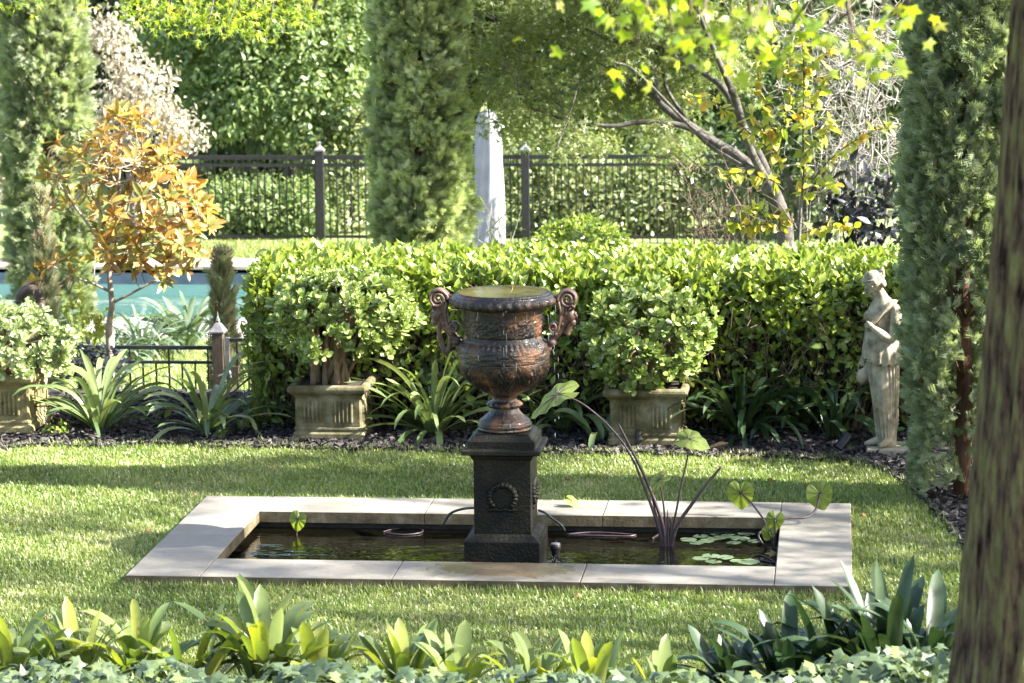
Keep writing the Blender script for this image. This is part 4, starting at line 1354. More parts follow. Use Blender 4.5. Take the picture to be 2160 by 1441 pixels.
tb = G(1408, 1158, WZ - .02)
ty = tb[1]
def q_(px, py, dy=0.0):
    return P(px, py, ty + dy)
big = q_(1176, 833, .1)
taro('taro_plant', 'tall taro plant with dark purple stalks and heart-shaped leaves rising from the pond', [
    ([q_(1398, 1160), q_(1388, 1110), q_(1360, 1030), q_(1330, 960, .02), q_(1290, 905, .05), q_(1240, 860, .08), q_(1205, 840, .1), big], .011, .004),
    ([q_(1404, 1160), q_(1396, 1100), q_(1362, 1010), q_(1330, 945), q_(1304, 894)], .014, .007),
    ([q_(1414, 1160), q_(1428, 1110), q_(1462, 1060), q_(1496, 1015), q_(1522, 984)], .014, .008),
    ([q_(1410, 1160, .03), q_(1424, 1090, .03), q_(1438, 1020, .03), q_(1450, 965, .03), q_(1453, 926, .03)], .008, .0045),
    ([q_(1404, 1160, .05), q_(1402, 1090, .05), q_(1396, 1040, .05), q_(1390, 1012, .05)], .008, .0045),
    ([q_(1410, 1160), q_(1409, 1120), q_(1408, 1075)], .012, .003),
    ([q_(1402, 1160), q_(1392, 1115), q_(1376, 1055)], .013, .004),
    ([q_(1412, 1160), q_(1416, 1120), q_(1414, 1090)], .010, .006)],
    [(big, (-.87, 0, -.49), (-.47, -.25, .84), .34),
     (q_(1453, 926, .03), (.9, -.1, -.2), (.2, -.42, .88), .22),
     (q_(1390, 1012, .05), (-.8, -.2, -.65), (-.5, -.4, .75), .17)], tb)
rb = G(1630, 1165, WZ - .02)
ry = rb[1]
def r_(px, py, dy=0.0):
    return P(px, py, ry + dy)
taro('taro_plant', 'low taro plant sprawling over the right end of the pond coping', [
    ([r_(1618, 1160), r_(1600, 1130), r_(1616, 1108, .2), r_(1592, 1070, .3), r_(1568, 1043, .38), r_(1562, 1040, .4)], .008, .005),
    ([r_(1632, 1160), r_(1636, 1120, .06), r_(1650, 1097, .12), r_(1672, 1092, .15), r_(1702, 1091, .2), r_(1718, 1078, .25), r_(1726, 1060, .28), r_(1729, 1042, .3)], .009, .006),
    ([r_(1634, 1160), r_(1636, 1130), r_(1635, 1096)], .006, .004),
    ([r_(1630, 1160), r_(1628, 1140), r_(1622, 1122)], .006, .004)],
    [(r_(1562, 1040, .4), (.05, .1, -1), (-.1, -1, .25), .185), (r_(1729, 1042, .3), (.35, .1, -1), (.25, -1, .1), .185),
     (r_(1635, 1096), (-.2, 0, -1), (0, -1, .3), .125), (r_(1622, 1122), (-.35, 0, -1), (.1, -1, .4), .10)], rb)
lb = G(626, 1135, WZ - .02)
taro('taro_plant', 'single small taro leaf on a thin stalk at the left end of the pond',
     [([lb, P(626, 1120, lb[1]), P(628, 1098, lb[1] - .02)], .005, .004)], [(P(628, 1096, lb[1] - .02), (-.25, 0, -1), (-.3, -1, .3), .13)], lb)
kb = G(1203, 1112, WZ - .02)
taro('taro_plant', 'small drooping taro leaves by the far coping, right of the pedestal',
     [([kb, P(1200, 1085, kb[1]), P(1204, 1060, kb[1])], .004, .003), ([kb, P(1206, 1090, kb[1]), P(1210, 1066, kb[1])], .004, .003)],
     [(P(1205, 1056, kb[1]), (.75, -.1, -.6), (.5, -.35, .75), .11)], kb)
# lily pads
pad_src = None
def pad_mesh():
    t = np.linspace(.22, 2 * math.pi - .22, 34)
    V = [[0, 0, .001]] + [[math.cos(a) * k, math.sin(a) * k, z] for k, z in ((.55, .002), (1, .0)) for a in t]
    V = np.array(V)
    V[35:, 2] = .03 * np.sin(5 * t) + .02
    V[35:, :2] *= (1 + .04 * np.sin(9 * t))[:, None]
    F3 = [[0, 1 + i, 2 + i] for i in range(33)]
    F4 = [[1 + i, 35 + i, 36 + i, 2 + i] for i in range(33)]
    g = Geo().add(V, [np.array(F3), np.array(F4)], 0, .5)
    return g.build('lily_pad', M['pad'], None, True)
pads = [(1478, 1132), (1505, 1124), (1452, 1140), (1490, 1143), (1528, 1122), (1540, 1134), (1512, 1138), (1562, 1140), (1575, 1130), (1592, 1146), (1470, 1150), (1548, 1150), (1500, 1178), (1478, 1184), (1530, 1182), (1555, 1190), (1505, 1192), (1580, 1193)]
for k, (a, b) in enumerate(pads):
    if pad_src is None:
        o = pad_src = pad_mesh()
    else:
        o = pad_src.copy(); COL.objects.link(o)
    q = G(a, b, WZ)
    s = rng.uniform(.045, .07)
    o.location = (q[0], q[1], WZ + .003 + .0012 * k)
    o.scale = (s, s, s * .5)
    o.rotation_euler = (rng.normal(0, .02), rng.normal(0, .02), rng.uniform(0, 6.28))
    tag(o, 'glossy lily pad floating among the back group right of the taro stalks' if k < 12 else 'glossy lily pad floating in the front group by the near coping', 'lily pad', 'lily pads floating in the back group' if k < 12 else 'lily pads floating in the front group')
# pale floating stalks
def floater(pts, label, r=.005):
    g = Geo()
    tube_geo(g, smooth_path([G(a, b, WZ + .004) for a, b in pts], 6), r, 6)
    tag(g.build('floating_stalk', M['stem'], None, True), label, 'stalk', 'dead stalks floating on the pond')
floater([(808, 1122), (830, 1116), (865, 1113), (890, 1117), (886, 1124), (850, 1128), (812, 1124)], 'looped stalk floating left of the pedestal')
floater([(1195, 1127), (1250, 1123), (1310, 1126), (1342, 1129)], 'long purple stalk floating right of the pedestal', .006)
floater([(1200, 1129), (1260, 1130), (1320, 1131), (1340, 1129)], 'second purple stalk floating just below the long one', .005)
floater([(1376, 1136), (1388, 1128), (1397, 1120)], 'short bent stalk floating at the foot of the tall taro', .005)
floater([(1578, 1180), (1600, 1171), (1622, 1178), (1634, 1187), (1606, 1182), (1580, 1180)], 'curled stalk floating in the right front corner of the pond', .004)

# ------------------------------------------------------------------ trees and shrubs
rng = np.random.default_rng(33)
SHADE_N, SHADE_N2 = 19000, 11000
def foliage(ells, n, tmpl, size, clump=.25, per=14, outb=.5, upb=.6, droop=.3, fmin=.5, jit=.5, rough=.0):
    ec = np.array([e[0] for e in ells], float); er = np.array([e[1] for e in ells], float)
    wt = er[:, 0] * er[:, 2] + .3 * er[:, 0] * er[:, 1]
    nc = max(1, n // per)
    ei = rng.choice(len(ells), nc, p=wt / wt.sum())
    d = rand_dir(nc)
    f = rng.uniform(fmin ** 2, 1, nc) ** .5
    cc = ec[ei] + er[ei] * d * f[:, None]
    ci = rng.integers(0, nc, n)
    off = rng.normal(0, 1, (n, 3)); off = off / (1 + .35 * np.linalg.norm(off, axis=1, keepdims=True))
    T = cc[ci] + off * clump
    o = unit(d[ci] * .6 + unit(off) * .6)
    U = unit(o * outb + np.array([0, 0, upb]) + jit * rng.normal(size=(n, 3)))
    D = unit(rng.normal(size=(n, 3)) * .7 + o * .5 + np.array([0, 0, -droop]))
    V, Fs = scatter(tmpl, T, frames(D, U), rng.uniform(size[0], size[1], n))
    cr = rng.random(nc)
    r = np.clip(.55 * rng.random(n) + .45 * cr[ci], 0, .999)
    return V, Fs, r, cc

T_OV = t_oval(.45, .06, .2, ((.35, 1.0), (.7, .8)))
T_K = t_kite(.5, .09, .12)

def tree(name, label, cat, ells, n, tmpl, size, mat, base=None, trunk=None, bark='bark_grey', group=None, limbs=5, tr=.06, **kw):
    """crown of leaves in clumps on a tapered trunk with limbs"""
    c0 = np.array(ells[0][0])
    if base is None:
        base = (c0[0], c0[1], LZ)
    th = thing(name, label, cat, base, group)
    V, Fs, r, cc = foliage(ells, n, tmpl, size, **kw)
    Geo().add(V, Fs, 0, r).build('crown', M[mat], th, True)
    g = Geo()
    b = np.array(base, float)
    top = np.mean([e[0] for e in ells], axis=0)
    fork = b * .5 + top * .5
    fork[:2] = b[:2] * .7 + top[:2] * .3
    tube_geo(g, smooth_path([b, (b + fork) / 2 + rng.normal(0, tr * .5, 3), fork], 5), np.linspace(tr, tr * .7, 11), 8)
    for k in range(limbs):
        q = cc[rng.integers(0, len(cc))]
        tube_geo(g, smooth_path([fork, (fork + q) / 2 + rng.normal(0, tr, 3), q], 5), np.linspace(tr * .6, tr * .15, 11), 6)
    g.build('trunk', M[bark], th, True)
    return th

# --- cypresses
def cypress(label, cx, cy, z0, h, r, n, mat, seed, size=(.10, .17), trunk=None, drop=None, zlow=0.0, tr=.06, flare=0.0):
    global rng
    rng = np.random.default_rng(seed)
    th = thing('cypress_tree', label, 'tree', (trunk or (cx, cy)) + (z0,), 'columnar cypress trees')
    def R(t):
        return r * np.clip(np.minimum(1.0, .72 + 1.6 * t) * np.clip((1.02 - t) * 2.6, 0, 1) ** .6, .05, 2)
    nc = n // 16
    t = rng.random(nc) * (1 - zlow) + zlow
    a = rng.uniform(0, 2 * math.pi, nc)
    base = np.stack([np.cos(a), np.sin(a), np.zeros(nc)], 1)
    q = np.stack([a * 1.5, t * h * 2.2, a * 0], 1)
    rad = R(t) * (.93 + .10 * np.sin(3 * a + 5 * t * h) * np.sin(2.3 * t * h + a) + rng.normal(0, .09, nc) + flare * (1 - t) ** 3)
    inner = rng.random(nc) < .2
    rad = np.where(inner, rad * .65, rad)
    cc = np.stack([cx + rad * np.cos(a), cy + rad * np.sin(a), z0 + t * h], 1)
    ci = np.repeat(np.arange(nc), 16)
    m_ = len(ci)
    off = rng.normal(0, 1, (m_, 3)) * np.array([.018, .018, .028])
    T = cc[ci] + off
    o = base[ci]
    if drop is not None:
        k = ~drop(T)
        T, o, ci, off = T[k], o[k], ci[k], off[k]
        m_ = len(T)
    ca_ = unit(base * .85 + np.array([0, 0, .55]) + .3 * rng.normal(size=(nc, 3)))
    D = unit(ca_[ci] + .36 * rng.normal(size=(m_, 3)))
    U = unit(.7 * rng.normal(size=(m_, 3)) + o)
    V, Fs = scatter(T_SPRAY, T, frames(D, U), rng.uniform(size[0], size[1], m_))
    cr = rng.random(nc)
    rr = np.clip(.5 * rng.random(m_) + .5 * cr[ci], 0, .999)
    Geo().add(V, Fs, 0, rr).build('foliage', M[mat], th)
    g = Geo()
    tx, tyy = trunk or (cx, cy)
    zz = np.linspace(z0 - .05, z0 + h * .93, 14)
    pts = np.stack([tx + (cx - tx) * np.linspace(0, 1, 14) ** 1.5 + .012 * np.sin(zz * 3), np.full(14, tyy) + .012 * np.cos(zz * 2.3), zz], 1)
    tube_geo(g, pts, np.linspace(tr, tr * .25, 14), 10)
    for k in range(46):
        i0 = rng.integers(1, 12)
        aa = rng.uniform(0, 6.28)
        l = r * rng.uniform(.5, .85)
        e = pts[i0] + [l * math.cos(aa), l * math.sin(aa), l * 1.1]
        tube_geo(g, smooth_path([pts[i0], (pts[i0] + e) / 2 + [0, 0, -.04], e], 3), np.linspace(tr * .3, .004, 7), 5, cap=False)
    g.build('trunk', M['bark_red'], th, True)
    # dense heart of the column
    g = Geo()
    za = np.linspace(zlow + .02, .94, 40)
    def hd_(Z, A, R_):
        return .05 * r * np.sin(3 * A + 7 * Z) + .06 * r * np.sin(5 * A - 9 * Z)
    return th

c = P(886, 300, 25.0)
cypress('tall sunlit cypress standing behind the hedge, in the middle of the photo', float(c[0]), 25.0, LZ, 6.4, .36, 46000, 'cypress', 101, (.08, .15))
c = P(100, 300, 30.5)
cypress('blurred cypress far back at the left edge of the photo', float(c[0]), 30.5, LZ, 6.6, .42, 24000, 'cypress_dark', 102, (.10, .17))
cr_ = P(2034, 500, 18.7); tk = P(2030, 900, 18.75)
def rdrop(T):
    px, py = J(T)
    bare = (np.abs(px - 2032 - 10 * np.sin(py * .02)) < 26) & (T[:, 1] < 18.75) & (py > 590)
    bare |= (px > 2050) & (py > 600) & (rng.random(len(T)) < .6)
    bare |= (py > 930) & (px > 1960)
    bare |= (np.abs(px - 2012) < 18) & (np.abs(py - 170) < 45) & (T[:, 1] < 18.7)
    return bare & (rng.random(len(T)) < .93)
cypress('shaded cypress with a bare reddish trunk, behind the big tree trunk at right', float(cr_[0]), 18.7, GZ, 5.8, .33, 40000, 'cypress_dark', 103, (.07, .13), (float(tk[0]), 18.75), rdrop, .015, .058, .0)

rng = np.random.default_rng(44)
# --- small pale conifers
def small_conifer(label, px, ytop, ybot, Y, rpx, n, mat):
    top, bot = P(px, ytop, Y), P(px, ybot, Y)
    h = top[2] - LZ
    s = (top - CAM) @ FW / F_PX
    th = thing('small_conifer', label, 'conifer', (bot[0], Y, LZ), 'young narrow conifers')
    t = rng.random(n) ** .9
    a = rng.uniform(0, 6.283, n)
    R = rpx * s * np.clip(1.05 - t, .03, 1) ** .55 * rng.uniform(.5, 1.05, n)
    T = np.stack([bot[0] + R * np.cos(a), Y + R * np.sin(a), LZ + t * h], 1)
    D = unit(np.stack([np.cos(a) * .35, np.sin(a) * .35, np.full(n, 1.0)], 1) + .25 * rng.normal(size=(n, 3)))
    V, Fs = scatter(T_SPRAY, T, frames(D, rand_dir(n)), rng.uniform(.10, .2, n))
    Geo().add(V, Fs, 0, rng.random(n)).build('foliage', M[mat], th)
    g = Geo()
    tube_geo(g, [(bot[0], Y, LZ), (bot[0], Y, LZ + h * .9)], [.025, .006], 7)
    g.build('trunk', M['twig'], th)
small_conifer('narrow pale pinkish conifer right behind the gate post', 474, 545, 800, 24.6, 29, 900, 'conifer_pale')
small_conifer('narrow pale green conifer under the magnolia at the left', 94, 415, 640, 26.0, 26, 900, 'conifer_pale')

# --- far fence, seen through the garden
FY = 39.2
ztop, zmid, zbot = float(P(900, 327, FY)[2]), float(P(900, 348, FY)[2]), LZ + .09
fx0, fx1 = float(P(190, 330, FY)[0]), float(P(1660, 330, FY)[0])
ff = thing('metal_fence', 'long black metal picket fence across the far side of the garden', 'fence', ((fx0 + fx1) / 2, FY, LZ))
for z, h in ((ztop - .03, .03), (zmid, .022), (zbot, .02)):
    g = Geo(); box_geo(g, ((fx0 + fx1) / 2, FY, z), ((fx1 - fx0) / 2, .02, h)); g.build('rail', M['black_metal'], ff)
g = Geo(); box_geo(g, (0, 0, 0), (.009, .009, (ztop - .04 - LZ) / 2)); src = g.build('picket', M['black_metal'], None); src.parent = ff
npk = 96
for k in range(npk):
    o = src if k == 0 else src.copy()
    if k:
        COL.objects.link(o); o.parent = ff
    o.location = Vector((fx0 + (fx1 - fx0) * (k + .5) / npk, FY, (ztop - .04 + LZ) / 2)) - ff.location
for px in (243, 675, 1108, 1545):
    q = P(px, 330, FY)
    g = Geo(); box_geo(g, (q[0], FY - .03, (ztop + .06 + LZ) / 2), (.055, .055, (ztop + .06 - LZ) / 2)); po = g.build('post', M['black_metal'], ff)
    g = Geo(); square_loft(g, q[0], FY - .03, [(.07, ztop + .06), (.07, ztop + .08), (.02, ztop + .13), (.012, ztop + .15), (.02, ztop + .17), (.002, ztop + .2)], .003)
    o = g.build('post_cap', M['grey_metal'], None)
    o.parent = po; o.location = -(ff.location)

# --- near fence and gate on the lower level
NY = 23.45
def zz_(px, py): return float(P(px, py, NY)[2])
nf = thing('pool_fence', 'low black metal fence with a capped brown gate post, left of the hedge', 'fence', (float(P(460, 800, NY)[0]), NY, LZ))
xa, xb = float(P(150, 735, NY)[0]), float(P(452, 735, NY)[0])
for py, h in ((733, .016), (764, .012)):
    z = zz_(350, py)
    g = Geo(); box_geo(g, ((xa + xb) / 2, NY, z), ((xb - xa) / 2, .018, h)); g.build('rail', M['black_metal'], nf)
g = Geo(); box_geo(g, ((xa + xb) / 2, NY, LZ + .1), ((xb - xa) / 2, .016, .014)); g.build('rail', M['black_metal'], nf)
for k in range(11):
    x = xa + (xb - xa) * (k + .5) / 11
    zt = zz_(350, 733 if k % 3 == 1 else 764)
    g = Geo(); box_geo(g, (x, NY, (zt - .012 + LZ + .09) / 2), (.0075, .0075, (zt - .012 - LZ - .09) / 2)); g.build('picket', M['black_metal'], nf)
gx = float(P(463, 800, NY)[0]); zc = zz_(463, 702)
g = Geo(); box_geo(g, (gx, NY, (zc + LZ) / 2), (.044, .044, (zc - LZ) / 2)); po = g.build('gate_post', M['brown_post'], nf)
g = Geo(); square_loft(g, gx, NY, [(.05, zc + .001), (.066, zc + .006), (.066, zc + .016), (.03, zc + .075), (.014, zc + .09), (.016, zc + .105), (.006, zc + .14), (.001, zc + .19)], .004)
o = g.build('post_cap', M['grey_metal'], None); o.parent = po; o.location = -nf.location
zr = zz_(500, 717); xg0, xg1 = gx + .06, gx + .9
gt = thing('garden_gate', 'black metal gate leaf with latch box, between the gate post and the hedge', 'gate', (xg0, NY, LZ))
g = Geo(); box_geo(g, ((xg0 + xg1) / 2, NY, zr), ((xg1 - xg0) / 2, .018, .014)); g.build('rail', M['black_metal'], gt)
g = Geo(); box_geo(g, ((xg0 + xg1) / 2, NY, LZ + .12), ((xg1 - xg0) / 2, .018, .014)); g.build('rail', M['black_metal'], gt)
g = Geo(); box_geo(g, (xg0 + .02, NY - .002, (zr + LZ) / 2 + .05), (.017, .017, (zr - LZ) / 2 - .03)); g.build('stile', M['grey_metal'], gt)
for k in range(9):
    x = xg0 + .1 + k * .095
    g = Geo(); box_geo(g, (x, NY, (zr + LZ + .1) / 2), (.0075, .0075, (zr - LZ - .12) / 2)); g.build('picket', M['black_metal'], gt)
zl = zz_(480, 785)
g = Geo(); box_geo(g, (xg0 + .07, NY - .03, zl - .02), (.045, .012, .075)); g.build('latch_box', M['brown_post'], gt)
g = Geo(); tube_geo(g, smooth_path([(xg0 - .06, NY - .07, zl - .03), (xg0 - .01, NY - .07, zl - .01), (xg0 + .04, NY - .07, zl + .02), (xg0 + .05, NY - .07, zl - .04)], 4), .012, 7); g.build('latch_handle', M['grey_metal'], gt, True)

# --- covered parasol far behind the hedge
PY_ = 34.0
pb = P(1030, 400, PY_)
pr_ = thing('closed_parasol', 'closed parasol in a pale lavender-grey cover, right of the middle cypress', 'parasol', (pb[0], PY_, LZ))
g = Geo()
z1 = float(P(1030, 235, PY_)[2])
zs = np.linspace(LZ + .42, z1, 40)
prof = [(np.interp(z, [LZ + .42, LZ + .6, z1 - .45, z1 - .1, z1], [.19, .195, .165, .13, .08]), z) for z in zs]
lathe_geo(g, (pb[0], PY_, 0), prof, 56, 0, lambda Z, A, R: R * (.07 * np.sin(5 * A + 1.5 * Z) + .035 * np.sin(11 * A - 4 * Z)))
g.build('cover', M['fabric'], pr_, True)
g = Geo(); tube_geo(g, [(pb[0], PY_, LZ), (pb[0], PY_, z1 + .02)], .03, 10); g.build('pole', M['fabric'], pr_, True)
g = Geo(); lathe_geo(g, (pb[0], PY_, LZ), [(.001, .08), (.25, .08), (.28, .05), (.28, 0)], 24); g.build('base', M['grey_metal'], pr_)

# --- curly iron ornament by the pool edge
oc = P(557, 547, 35.6)
io = thing('iron_ornament', 'small curly iron garden ornament by the pool edge at the hedge corner', 'ornament', (oc[0], 35.6, LZ + .05))
g = Geo()
a = np.linspace(0, 2 * math.pi, 40)
tube_geo(g, [(oc[0] + .11 * math.cos(t), 35.6, oc[2] + .125 * math.sin(t)) for t in a], .009, 6)
for s_ in (-1, 1):
    tube_geo(g, [(oc[0] + s_ * (.05 + .035 * (1 - t) * math.cos(9 * t)), 35.6, oc[2] + .02 + .05 * (1 - t) * math.sin(9 * t) - .06 * t) for t in np.linspace(0, 1, 30)], .008, 6)
tube_geo(g, [(oc[0], 35.6, oc[2] - .12), (oc[0], 35.6, LZ + .04)], .012, 6)
tube_geo(g, [(oc[0] - .1, 35.6, LZ + .055), (oc[0] + .1, 35.6, LZ + .055)], .012, 6)
g.build('scrollwork', M['black_metal'], io)
bc = P(66, 640, 23.3)
g = Geo()
tube_geo(g, smooth_path([P(44, 640, 23.3), P(42, 628, 23.3), P(54, 614, 23.3), P(70, 612, 23.3), P(82, 622, 23.3), P(84, 650, 23.3), P(84, 720, 23.3), P(84, 900, 23.3)], 5), [.035, .045, .05, .05, .045] + [.045] * 31, 9)
tag(g.build('curved_ornament', M['brown_post'], None, True), 'curved brown ornament poking up behind the sun-bleached jade plant', 'ornament')

# --- magnolia with rust-backed leaves
MY = 22.95
def mq(px, py, dy=0.0): return P(px, py, MY + dy)
mg = thing('magnolia_tree', 'young magnolia with rust-orange and gold leaves at the left', 'tree', (mq(232, 760)[0], MY, LZ))
trunk = [np.array([mq(232, 760)[0], MY, LZ]), mq(231, 740), mq(230, 690), mq(236, 645), mq(232, 600), mq(229, 545), mq(240, 480), mq(249, 400), mq(254, 310), mq(252, 235)]
g = Geo()
tp = smooth_path(trunk, 5)
tube_geo(g, tp, np.linspace(.034, .008, len(tp)), 8)
wh = []
while len(wh) < 185:
    x, y = rng.uniform(95, 445), rng.uniform(215, 565)
    t = (y - 215) / 350
    w_ = np.interp(t, [0, .12, .35, .6, .85, 1], [15, 75, 140, 175, 150, 90])
    cx_ = np.interp(t, [0, .5, 1], [255, 272, 320])
    if abs(x - cx_) < w_ * rng.uniform(.8, 1.08) and lump(np.array([x / 40, y / 40, 0.0]), 1.0, 1.0) > -.35 and not (x < 200 and y > 440):
        wh.append((x, y, rng.normal(0, .38)))
wh += [(115, 545, -.1), (150, 575, -.2), (95, 560, 0), (140, 540, .1), (75, 590, -.1), (425, 545, 0), (350, 590, -.1), (390, 570, 0), (405, 440, .1), (415, 400, 0), (100, 345, 0), (120, 300, .1), (95, 370, .1), (330, 575, .2)]
T, D, U, S, Rn = [], [], [], [], []
nodes = [tp[len(tp) // 3:]]
for pts_, dy in (([(236, 640), (290, 612), (335, 588), (395, 560)], .1), ([(232, 615), (195, 598), (150, 582), (110, 560)], -.1), ([(230, 560), (280, 520), (350, 470), (410, 420)], .15),
                 ([(232, 545), (190, 480), (140, 410), (105, 360)], -.05), ([(238, 500), (290, 440), (340, 370), (360, 310)], -.3), ([(240, 490), (200, 420), (175, 330), (165, 280)], .3),
                 ([(246, 430), (290, 350), (310, 290)], .25), ([(250, 400), (215, 320), (205, 270)], -.3), ([(236, 520), (260, 470), (280, 400), (300, 330)], -.45), ([(234, 530), (300, 520), (390, 500), (425, 460)], -.3)):
    bp_ = smooth_path([mq(x_, y_, dy * k_ / len(pts_)) for k_, (x_, y_) in enumerate(pts_)], 6)
    tube_geo(g, bp_, np.linspace(.014, .005, len(bp_)), 6, cap=False)
    nodes.append(bp_)
nodes = np.concatenate(nodes)
for x, y, dy in wh:
    p = mq(x, y, dy)
    dd_ = np.linalg.norm(nodes - p, axis=1) + .8 * np.maximum(nodes[:, 2] - p[2] + .06, 0)
    s0 = nodes[np.argmin(dd_)]
    tube_geo(g, smooth_path([s0, s0 * .5 + p * .5 + [0, 0, -.05], p], 4), np.linspace(.006, .003, 9), 5, cap=False)
    out = unit(unit(p - s0) * .6 + unit(p - mq(262, 430)) * .6)
    ax = unit(out * .7 + np.array([0, -.1, .6]))
    xx = unit(np.cross(ax, rng.normal(size=3))); yy = np.cross(ax, xx)
    sd_ = rng.random()
    for i in range(rng.integers(7, 11)):
        a = i * 2.4
        el = rng.uniform(-.1, 1.25)
        d = (xx * math.cos(a) + yy * math.sin(a)) * math.cos(el) + ax * math.sin(el)
        T.append(p - ax * .02 * i * .4); D.append(d); U.append(ax + rng.normal(0, .3, 3)); S.append(rng.uniform(.085, .155))
        Rn.append(np.clip(sd_ * .6 + rng.random() * .45, 0, .999))
V, Fs = scatter(t_oval(.34, .06, .2, ((.2, .7), (.5, 1.0), (.8, .7))), np.array(T), frames(np.array(D), np.array(U)), np.array(S))
g.build('trunk', M['bark_tan'], mg, True)
Geo().add(V, Fs, 0, np.array(Rn)).build('crown', M['mag'], mg, True)
g = Geo(); q = mq(236, 720, .06)
box_geo(g, (q[0], q[1], (q[2] + .12 + LZ) / 2), (.015, .02, (q[2] + .12 - LZ) / 2))
tag(g.build('plant_stake', M['white'], None), 'white wooden stake beside the magnolia trunk', 'stake')

# --- yellow leaved sapling behind the hedge
YY = 22.75
def yq(x, y, dy=0.0): return P(1440 + x / 3, y / 3, YY + dy)
ys = thing('persimmon_sapling', 'young tree with yellow-green autumn leaves behind the right half of the hedge', 'tree', (yq(740, 1560)[0], YY, GZ))
brs = [([(730, 1600), (750, 1300), (762, 1150), (762, 900), (768, 600), (766, 380), (775, 250)], .014, .004, 1.0),
       ([(745, 1500), (690, 1380), (640, 1200), (580, 900), (530, 700), (490, 540), (470, 430)], .010, .003, 1.0),
       ([(640, 1200), (560, 1140), (400, 1105), (235, 1095)], .006, .002, .8),
       ([(590, 980), (480, 890), (330, 760), (180, 640), (20, 615)], .007, .002, .8),
       ([(770, 1230), (870, 1080), (1000, 950), (1130, 870), (1220, 825), (1310, 810)], .007, .002, .6),
       ([(765, 1270), (860, 1200), (960, 1165)], .005, .002, .6), ([(765, 800), (840, 640), (900, 520), (950, 470)], .006, .002, 1.0),
       ([(580, 900), (640, 800), (680, 640), (700, 480)], .006, .002, 1.0), ([(762, 1000), (840, 900), (910, 840), (930, 760)], .005, .002, 1.0),
       ([(740, 1420), (620, 1370), (450, 1330), (330, 1340)], .005, .002, 1.1), ([(745, 1480), (900, 1440), (1020, 1420), (1080, 1440)], .005, .002, .9),
       ([(560, 860), (470, 800), (430, 720)], .004, .002, 1.0), ([(766, 560), (700, 470), (620, 430)], .004, .002, 1.0), ([(700, 1450), (560, 1420), (300, 1440)], .004, .002, 1.1),
       ([(766, 420), (640, 330), (560, 270)], .004, .002, .8), ([(768, 480), (850, 380), (920, 330)], .004, .002, .8)]
g = Geo(); T, D, S = [], [], []
for k, (pt, r0, r1, dens) in enumerate(brs):
    dy = rng.normal(0, .05) if k > 1 else 0
    pth = smooth_path([yq(a, b, dy + rng.normal(0, .03)) for a, b in pt], 8)
    tube_geo(g, pth, np.linspace(r0, r1, len(pth)), 6)
    L = np.concatenate([[0], np.cumsum(np.linalg.norm(np.diff(pth, axis=0), axis=1))])
    st_ = .42 if k < 2 else .12
    for s_ in np.arange(L[-1] * (st_ if k > 0 else .25), L[-1], .015 / dens):
        p = np.array([np.interp(s_, L, pth[:, c]) for c in range(3)])
        T.append(p); S.append(rng.uniform(.065, .12))
        D.append(rand_dir(1)[0] + np.array([0, -.1, -.15]))
    for _ in range(4):
        T.append(pth[-1]); S.append(rng.uniform(.07, .11)); D.append(rand_dir(1)[0] + np.array([0, 0, .2]))
n = len(T)
V, Fs = scatter(t_oval(.58, .07, .25, ((.2, .7), (.5, 1.0), (.8, .62))), np.array(T), frames(np.array(D), rng.normal(size=(n, 3)) * .55 + np.array([.1, 0, 1.0])), np.array(S))
g.build('trunk', M['bark_grey'], ys, True)
Geo().add(V, Fs, 0, rng.random(n)).build('crown', M['yleaf'], ys, True)

# --- big grey-limbed maple behind the hedge
AY = 25.2
def aq(x, y, dy=0.0): return P(x, y, AY + dy)
pads_ = [(1050, 80, 95, 60, 0), (1010, 190, 40, 70, .2), (1160, 50, 110, 50, .3), (1290, 110, 110, 50, -.2), (1110, 185, 105, 45, -.3), (1230, 225, 125, 42, .1), (1370, 250, 95, 42, .3), (1450, 110, 120, 60, .5), (1350, 20, 150, 45, 0), (1520, 40, 110, 60, .2), (1100, 130, 110, 50, .5), (1200, 300, 90, 24, -.2), (1330, 180, 120, 45, .5), (1080, 260, 70, 36, .6), (1460, 200, 70, 40, .9), (1420, 320, 60, 22, .6), (1560, 140, 60, 60, .8), (1260, 10, 160, 50, .6)]
ells = []
for x, y, rx, ry, dy in pads_:
    ells.append(ell_px(x, y, AY + dy, rx, ry, .55))
for q in range(6):
    cc_ = aq(1000 + q * 110, -60 - 40 * (q % 3), rng.normal(0, .6)); ells.append((cc_, (.8, .7, .4)))
base = aq(1662, 560); 
mt_ = thing('maple_tree', 'spreading maple with thick grey limbs behind the hedge, right of the middle cypress', 'tree', (base[0], AY, LZ))
V, Fs, r, cc = foliage(ells, 26000, T_FINE, (.045, .075), clump=.11, per=22, outb=.2, upb=1.0, droop=.35, fmin=.2)
Geo().add(V, Fs, 0, r).build('crown', M['maple_mid'], mt_)
g = Geo()
def limb(pts, r0, r1, dy=0.0):
    r0, r1 = r0 * .7, r1 * .85
    p = smooth_path([aq(a, b, dy * i / len(pts)) for i, (a, b) in enumerate(pts)], 6)
    tube_geo(g, p, np.linspace(r0, r1, len(p)), 9)
tube_geo(g, smooth_path([(base[0], AY, LZ), aq(1658, 520), aq(1640, 430), aq(1625, 395)], 4), np.linspace(.085, .06, 13), 10)
limb([(1632, 415), (1572, 342), (1510, 302), (1450, 262), (1392, 215), (1378, 158), (1338, 90), (1300, 38), (1250, -20)], .075, .022)
limb([(1640, 430), (1612, 350), (1562, 255), (1522, 182), (1440, 128), (1380, 98), (1290, 84), (1180, 40)], .062, .016, .3)
limb([(1512, 304), (1440, 266), (1352, 258), (1290, 266), (1205, 256), (1120, 228)], .045, .012, -.3)
limb([(1640, 420), (1585, 320), (1556, 225), (1543, 190)], .055, .04, -.4)
